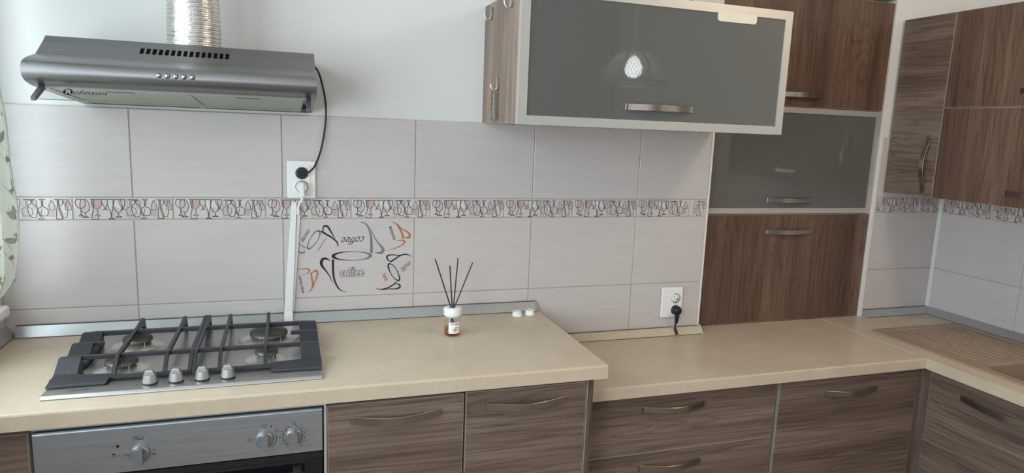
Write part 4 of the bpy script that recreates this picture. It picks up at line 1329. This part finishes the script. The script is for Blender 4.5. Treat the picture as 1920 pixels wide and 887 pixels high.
# ================================================================== THINGS ON THE WORKTOP
rx, ry = 0.8835, -0.224
rd = thing('reed_diffuser', 'small glass reed diffuser with white cap and amber liquid', 'diffuser', (rx, ry, ZL))
z0 = ZL + 0.0006
MB().lathe([(0.0225, 0.0), (0.0248, 0.002), (0.0252, 0.006), (0.0252, 0.044), (0.0240, 0.050), (0.0195, 0.056), (0.0185, 0.060)], (rx, ry, z0), 40).build('bottle', BOTTLE, rd)
MB().lathe([(0.0210, 0.0022), (0.0238, 0.004), (0.0240, 0.023), (0.0001, 0.0235)], (rx, ry, z0), 40).build('liquid', LIQ, rd)
MB().lathe([(0.0205, 0.0565), (0.0225, 0.0590), (0.0268, 0.0625), (0.0272, 0.0660), (0.0272, 0.0820), (0.0255, 0.0850), (0.0080, 0.0855), (0.0060, 0.0840)], (rx, ry, z0), 40).build('cap', WHITE, rd)
# label wrapped on the bottle, facing the room
lb = MB(); ang0 = math.atan2(CAM.y - ry, CAM.x - rx) + 0.28
def lpt(a, z, r=0.0256): return (rx + r * math.cos(ang0 + a), ry + r * math.sin(ang0 + a), z0 + z)
na = 12
for i in range(na):
    a = -0.72 + 1.44 * i / na; a2 = a + 1.44 / na
    lb.add([lpt(a, 0.010), lpt(a2, 0.010), lpt(a2, 0.0445), lpt(a, 0.0445)], [(0, 1, 2, 3)], True)
lbo = lb.build('label', LABELM, rd)
lp = MB()
lf = lambda x, y: lpt(x, -y, 0.0259)
lettering(lp, 'EYFEL', (-0.42, -0.0365), (0.60, -0.0365), 0.0052, lf, 0, bold=0.0)
ribbon(lp, [(-0.64, -0.0425), (0.66, -0.0425)], lf, 0.0007, 0, False); ribbon(lp, [(-0.64, -0.0120), (0.66, -0.0120)], lf, 0.0007, 0, False)
ribbon(lp, [(-0.35, -0.0345), (0.55, -0.0345)], lf, 0.0006, 2, False)
ribbon(lp, [(-0.5, -0.0142), (-0.2, -0.0142)], lf, 0.0006, 2, False)
def mapc(cx, cy, ra, rz, dr=0.0):
    return [(cx + ra * math.cos(2 * PI * i / 18), cy + rz * math.sin(2 * PI * i / 18)) for i in range(18)]
poly(lp, mapc(0.22, -0.0255, 0.20, 0.0048), lambda x, y: lpt(x, -y, 0.0258), 3)
poly(lp, mapc(0.02, -0.0205, 0.24, 0.0052), lambda x, y: lpt(x, -y, 0.0260), 1)
poly(lp, mapc(0.02, -0.0205, 0.16, 0.0034), lambda x, y: lpt(x, -y, 0.0261), 4)
poly(lp, mapc(0.04, -0.0208, 0.07, 0.0018), lambda x, y: lpt(x, -y, 0.0262), 3)
lp.build('label_print', [INK, mat('apricot_print', (0.75, 0.34, 0.12), 0.5), GREYI, mat('nut_print', (0.10, 0.03, 0.015), 0.5), mat('cream_print', (0.85, 0.62, 0.42), 0.5)], lbo)
for (tx, tz), (bx, by) in zip(((0.8285, 1.143), (0.869, 1.126), (0.898, 1.1445), (0.941, 1.132)), ((-0.0065, -0.001), (-0.0015, 0.003), (0.001, -0.003), (0.0055, 0.001))):
    ty = ry + random.uniform(-0.012, 0.012)
    top = Vector((tx, ty, tz)); mid = Vector((rx + bx, ry + by, z0 + 0.0857))
    dirn = (mid - top).normalized()
    k = (z0 + 0.006 - mid.z) / dirn.z
    low = mid + Vector((dirn.x * k * 0.55, dirn.y * k * 0.55, dirn.z * k))
    MB().tube([top, mid, low], 0.0019, 8).build('reed', BLACK, rd)
for (x, y, lab) in ((1.1455, -0.064, 'left of two small white plastic caps by the end of the skirting'), (1.1925, -0.060, 'right of two small white plastic caps by the end of the skirting')):
    b = MB().lathe([(0.0180, 0.0), (0.0182, 0.002), (0.0160, 0.0035), (0.0152, 0.0125), (0.0140, 0.0150), (0.0110, 0.0160), (0.0106, 0.0150), (0.001, 0.0148)], (x, y, ZL + 0.0006), 32)
    solo(b, 'plastic_cap', WHITE, lab, 'cap', 'white plastic caps')

# hooks on the side of the hanging cabinet
XH = 1.0218
for (y, z, lab) in ((-0.070, 1.880, 'chrome wall hook high on the cabinet side, nearer the wall'), (-0.268, 1.888, 'chrome wall hook high on the cabinet side, nearer the glass flap'), (-0.160, 1.664, 'chrome wall hook low on the cabinet side, holding the chain')):
    h = thing('wall_hook', lab, 'hook', (XH, y, z), 'hooks on the cabinet side')
    b = MB()
    n = 20
    prof = [(y + 0.0095 * math.cos(2 * PI * i / n), z + 0.020 * math.sin(2 * PI * i / n)) for i in range(n)]
    b.prism(prof, 0, XH - 0.005, XH - 0.0006)
    b.build('back_plate', CHROME, h, bevel=0.0015)
    cv = smoothline([(XH - 0.004, y, z - 0.008), (XH - 0.010, y, z - 0.019), (XH - 0.016, y + 0.001, z - 0.019), (XH - 0.021, y + 0.002, z - 0.011), (XH - 0.023, y + 0.002, z - 0.001)], 6)
    MB().tube(cv, 0.0024, 10).build('hook_arm', CHROME, h)
BRASS = mat('worn_brass', (0.30, 0.22, 0.17), 0.4, metal=0.8)
kc = thing('chain_and_file', 'small chain with a slim metal nail file hanging from the low hook', 'chain', (XH - 0.013, -0.158, 1.645))
ch = []
hx, hy, hz = XH - 0.0135, -0.157, 1.6475
for i in range(9):
    zc_ = hz - 0.004 - i * 0.0075
    pts = []
    for k in range(12):
        a = 2 * PI * k / 12
        if i % 2: pts.append((hx - 0.001 + 0.0042 * math.cos(a), hy + 0.006, zc_ + 0.0052 * math.sin(a)))
        else: pts.append((hx - 0.001, hy + 0.006 + 0.0060 * math.cos(a), zc_ + 0.0052 * math.sin(a)))
    MB().tube(pts, 0.0014, 6, closed=True).build('chain_link', BRASS, kc)
MB().hexa([(hx - 0.002, hy - 0.020, 1.560), (hx + 0.003, hy - 0.020, 1.560), (hx + 0.003, hy - 0.006, 1.560), (hx - 0.002, hy - 0.006, 1.560)],
          [(hx - 0.002, hy - 0.012, 1.640), (hx + 0.003, hy - 0.012, 1.640), (hx + 0.003, hy - 0.001, 1.640), (hx - 0.002, hy - 0.001, 1.640)]).build('file_blade', CHROME, kc)
MB().hexa([(hx - 0.003, hy + 0.001, 1.556), (hx + 0.002, hy + 0.001, 1.556), (hx + 0.002, hy + 0.016, 1.556), (hx - 0.003, hy + 0.016, 1.556)],
          [(hx - 0.001, hy + 0.001, 1.590), (hx + 0.001, hy + 0.001, 1.590), (hx + 0.001, hy + 0.007, 1.590), (hx - 0.001, hy + 0.007, 1.590)]).build('pendant', BRASS, kc)

# ================================================================== CURTAIN
FAB = mat('curtain_fabric', (0.78, 0.78, 0.73), 0.9, spec=0.1)
N, L, B = nodes(FAB)
tcn = coords(N, L, (1, 1, 1), False)
wv = N.new('ShaderNodeTexNoise'); wv.inputs['Scale'].default_value = 420; wv.inputs['Detail'].default_value = 2
L.new(tcn.outputs[0], wv.inputs['Vector'])
rw = ramp(N, [(0.3, (0.74, 0.74, 0.70)), (0.7, (0.84, 0.84, 0.79))])
L.new(wv.outputs['Fac'], rw.inputs[0]); L.new(rw.outputs[0], B.inputs['Base Color'])
tl = N.new('ShaderNodeBsdfTranslucent'); tl.inputs['Color'].default_value = (0.86, 0.87, 0.82, 1)
ms = N.new('ShaderNodeMixShader'); ms.inputs[0].default_value = 0.45
L.new(B.outputs[0], ms.inputs[1]); L.new(tl.outputs[0], ms.inputs[2]); L.new(ms.outputs[0], N['Material Output'].inputs['Surface'])
cu = thing('curtain', 'pale curtain with a leaf print gathered at the left window', 'curtain', (-0.27, -0.3, 1.05))
KX = [(1.045, -0.298), (1.07, -0.278), (1.10, -0.259), (1.15, -0.247), (1.23, -0.239), (1.28, -0.236), (1.34, -0.242), (1.40, -0.2465), (1.50, -0.247), (1.60, -0.257), (1.75, -0.272), (2.30, -0.300)]


def kx(z):
    for (a, x0), (b2, x1) in zip(KX, KX[1:]):
        if a <= z <= b2:
            t = (z - a) / (b2 - a); return x0 + (x1 - x0) * t
    return KX[-1][1]


def cpt(s, z):
    """s: 0 at the wall-side edge .. 1 at the room-side edge"""
    gather = 1 - 0.55 * math.exp(-((z - 1.03) / 0.12) ** 2)
    y = -0.120 - s * 0.24 * gather
    fold = 0.012 * math.sin(s * 22 + 2.2 * math.sin(z * 3.1)) * min(1, s * 6 + 0.05)
    return Vector((kx(z) + fold - 0.045 * s, y, z))


cb_ = MB(); ns, nz = 60, 64
vs = [cpt(i / ns, 1.045 + (2.30 - 1.045) * j / nz) for j in range(nz + 1) for i in range(ns + 1)]
fs = [(j * (ns + 1) + i, j * (ns + 1) + i + 1, (j + 1) * (ns + 1) + i + 1, (j + 1) * (ns + 1) + i) for j in range(nz) for i in range(ns)]
cb_.add(vs, fs, True)
fo = cb_.build('fabric', FAB, cu)
sm = fo.modifiers.new('thick', 'SOLIDIFY'); sm.thickness = 0.0012
# leaf print on the fabric
lfm = MB()
def fmap(s, z):
    p = cpt(s, z)
    e1 = cpt(min(s + 0.01, 1), z) - p; e2 = cpt(s, z + 0.005) - p
    nn = e1.cross(e2).normalized()
    if nn.dot(CAM - p) < 0: nn = -nn
    return p + nn * 0.0014
def leaf(s, z, l, w, ang, mi):
    # units: s scaled by 0.34 m
    pts = []
    ca, sa = math.cos(ang), math.sin(ang)
    for t, ww in ((0, 0), (0.2, 0.8), (0.45, 1.0), (0.75, 0.6), (1, 0), (0.75, -0.6), (0.45, -1.0), (0.2, -0.8)):
        a, b2 = t * l, ww * w
        pts.append((s + (a * ca - b2 * sa) / 0.34, z + a * sa + b2 * ca))
    poly(lfm, pts, fmap, mi)
random.seed(11)
for z in [1.08 + 0.061 * k for k in range(18)]:
    for s0 in (0.01, 0.14, 0.29, 0.45, 0.62, 0.8):
        s_ = s0 + random.uniform(0, 0.07); zz = z + random.uniform(-0.02, 0.02)
        an = random.uniform(0.2, 2.8)
        kind = random.random()
        if kind < 0.62:
            leaf(s_, zz, 0.034, 0.0075, an, 0)
            leaf(s_ + 0.02, zz + 0.012, 0.026, 0.006, an + 0.7, 0)
        else:
            leaf(s_, zz, 0.016, 0.006, an, 1)
        stem = [(max(0.0, s_ - 0.03), zz - 0.02, 0.002), (s_, zz, 0.002), (s_ + 0.06, zz + 0.03, 0.0015)]
        ribbon(lfm, stem, fmap, None, 0)
lfm.build('leaf_print', [mat('leaf_grey', (0.40, 0.42, 0.39), 0.9), mat('berry_red', (0.50, 0.30, 0.28), 0.9)], fo)
rod = MB().tube([(-0.28, -0.1, 2.31), (-0.28, -1.7, 2.31)], 0.009, 12)
solo(rod, 'curtain_rod', PVC, 'white rod above the left window carrying the curtain', 'curtain rod')

# ================================================================== PENDANT LAMP (seen mirrored in the glass flap)
PLX, PLY, PLZ = 2.315, -2.15, 1.885
pt = thing('pendant_lamp', 'dome pendant lamp with mesh shade and a lit bulb', 'lamp', (PLX, PLY, PLZ))
dm = MB()
R_ = 0.19
for k in range(8):
    a = 2 * PI * k / 8
    pts = [(PLX + R_ * math.cos(t) * math.cos(a), PLY + R_ * math.cos(t) * math.sin(a), PLZ - 0.062 + 0.182 * math.sin(t)) for t in [PI / 2 * i / 10 for i in range(11)]]
    dm.tube(pts, 0.006, 6)
dm.tube([(PLX + R_ * math.cos(2 * PI * i / 40), PLY + R_ * math.sin(2 * PI * i / 40), PLZ - 0.062) for i in range(40)], 0.006, 6, closed=True)
dm.build('shade_frame', mat('lamp_frame', (0.16, 0.12, 0.10), 0.6), pt)
MB().tube([(PLX + 0.075 * math.cos(2 * PI * i / 30), PLY + 0.075 * math.sin(2 * PI * i / 30), PLZ - 0.085) for i in range(30)], 0.003, 6, closed=True).build('diffuser_ring', SHADEM, pt)
me_ = MB()
for k in range(60):
    a = 2 * PI * k / 60
    for sg in (1, -1):
        pts = [(PLX + R_ * math.cos(t) * math.cos(a + sg * t * 0.5), PLY + R_ * math.cos(t) * math.sin(a + sg * t * 0.5), PLZ - 0.062 + 0.180 * math.sin(t)) for t in [1.45 * i / 8 for i in range(9)]]
        me_.tube(pts, 0.0018, 3, caps=False)
ms_ = me_.build('shade_mesh', SHADEM, pt); ms_['kind'] = 'stuff'
BULB = mat('lit_bulb', (1, 1, 1), 0.3, emit=(0.92, 0.96, 1.0), estr=16)
MB().lathe([(0.012, 0.075), (0.03, 0.055), (0.048, 0.02), (0.05, 0.0), (0.045, -0.025), (0.02, -0.046), (0.001, -0.05)], (PLX, PLY, PLZ + 0.01), 24).build('bulb', BULB, pt)
MB().tube([(PLX, PLY, PLZ + 0.07), (PLX, PLY, 2.598)], 0.006, 8).build('cord', WHITE, pt)
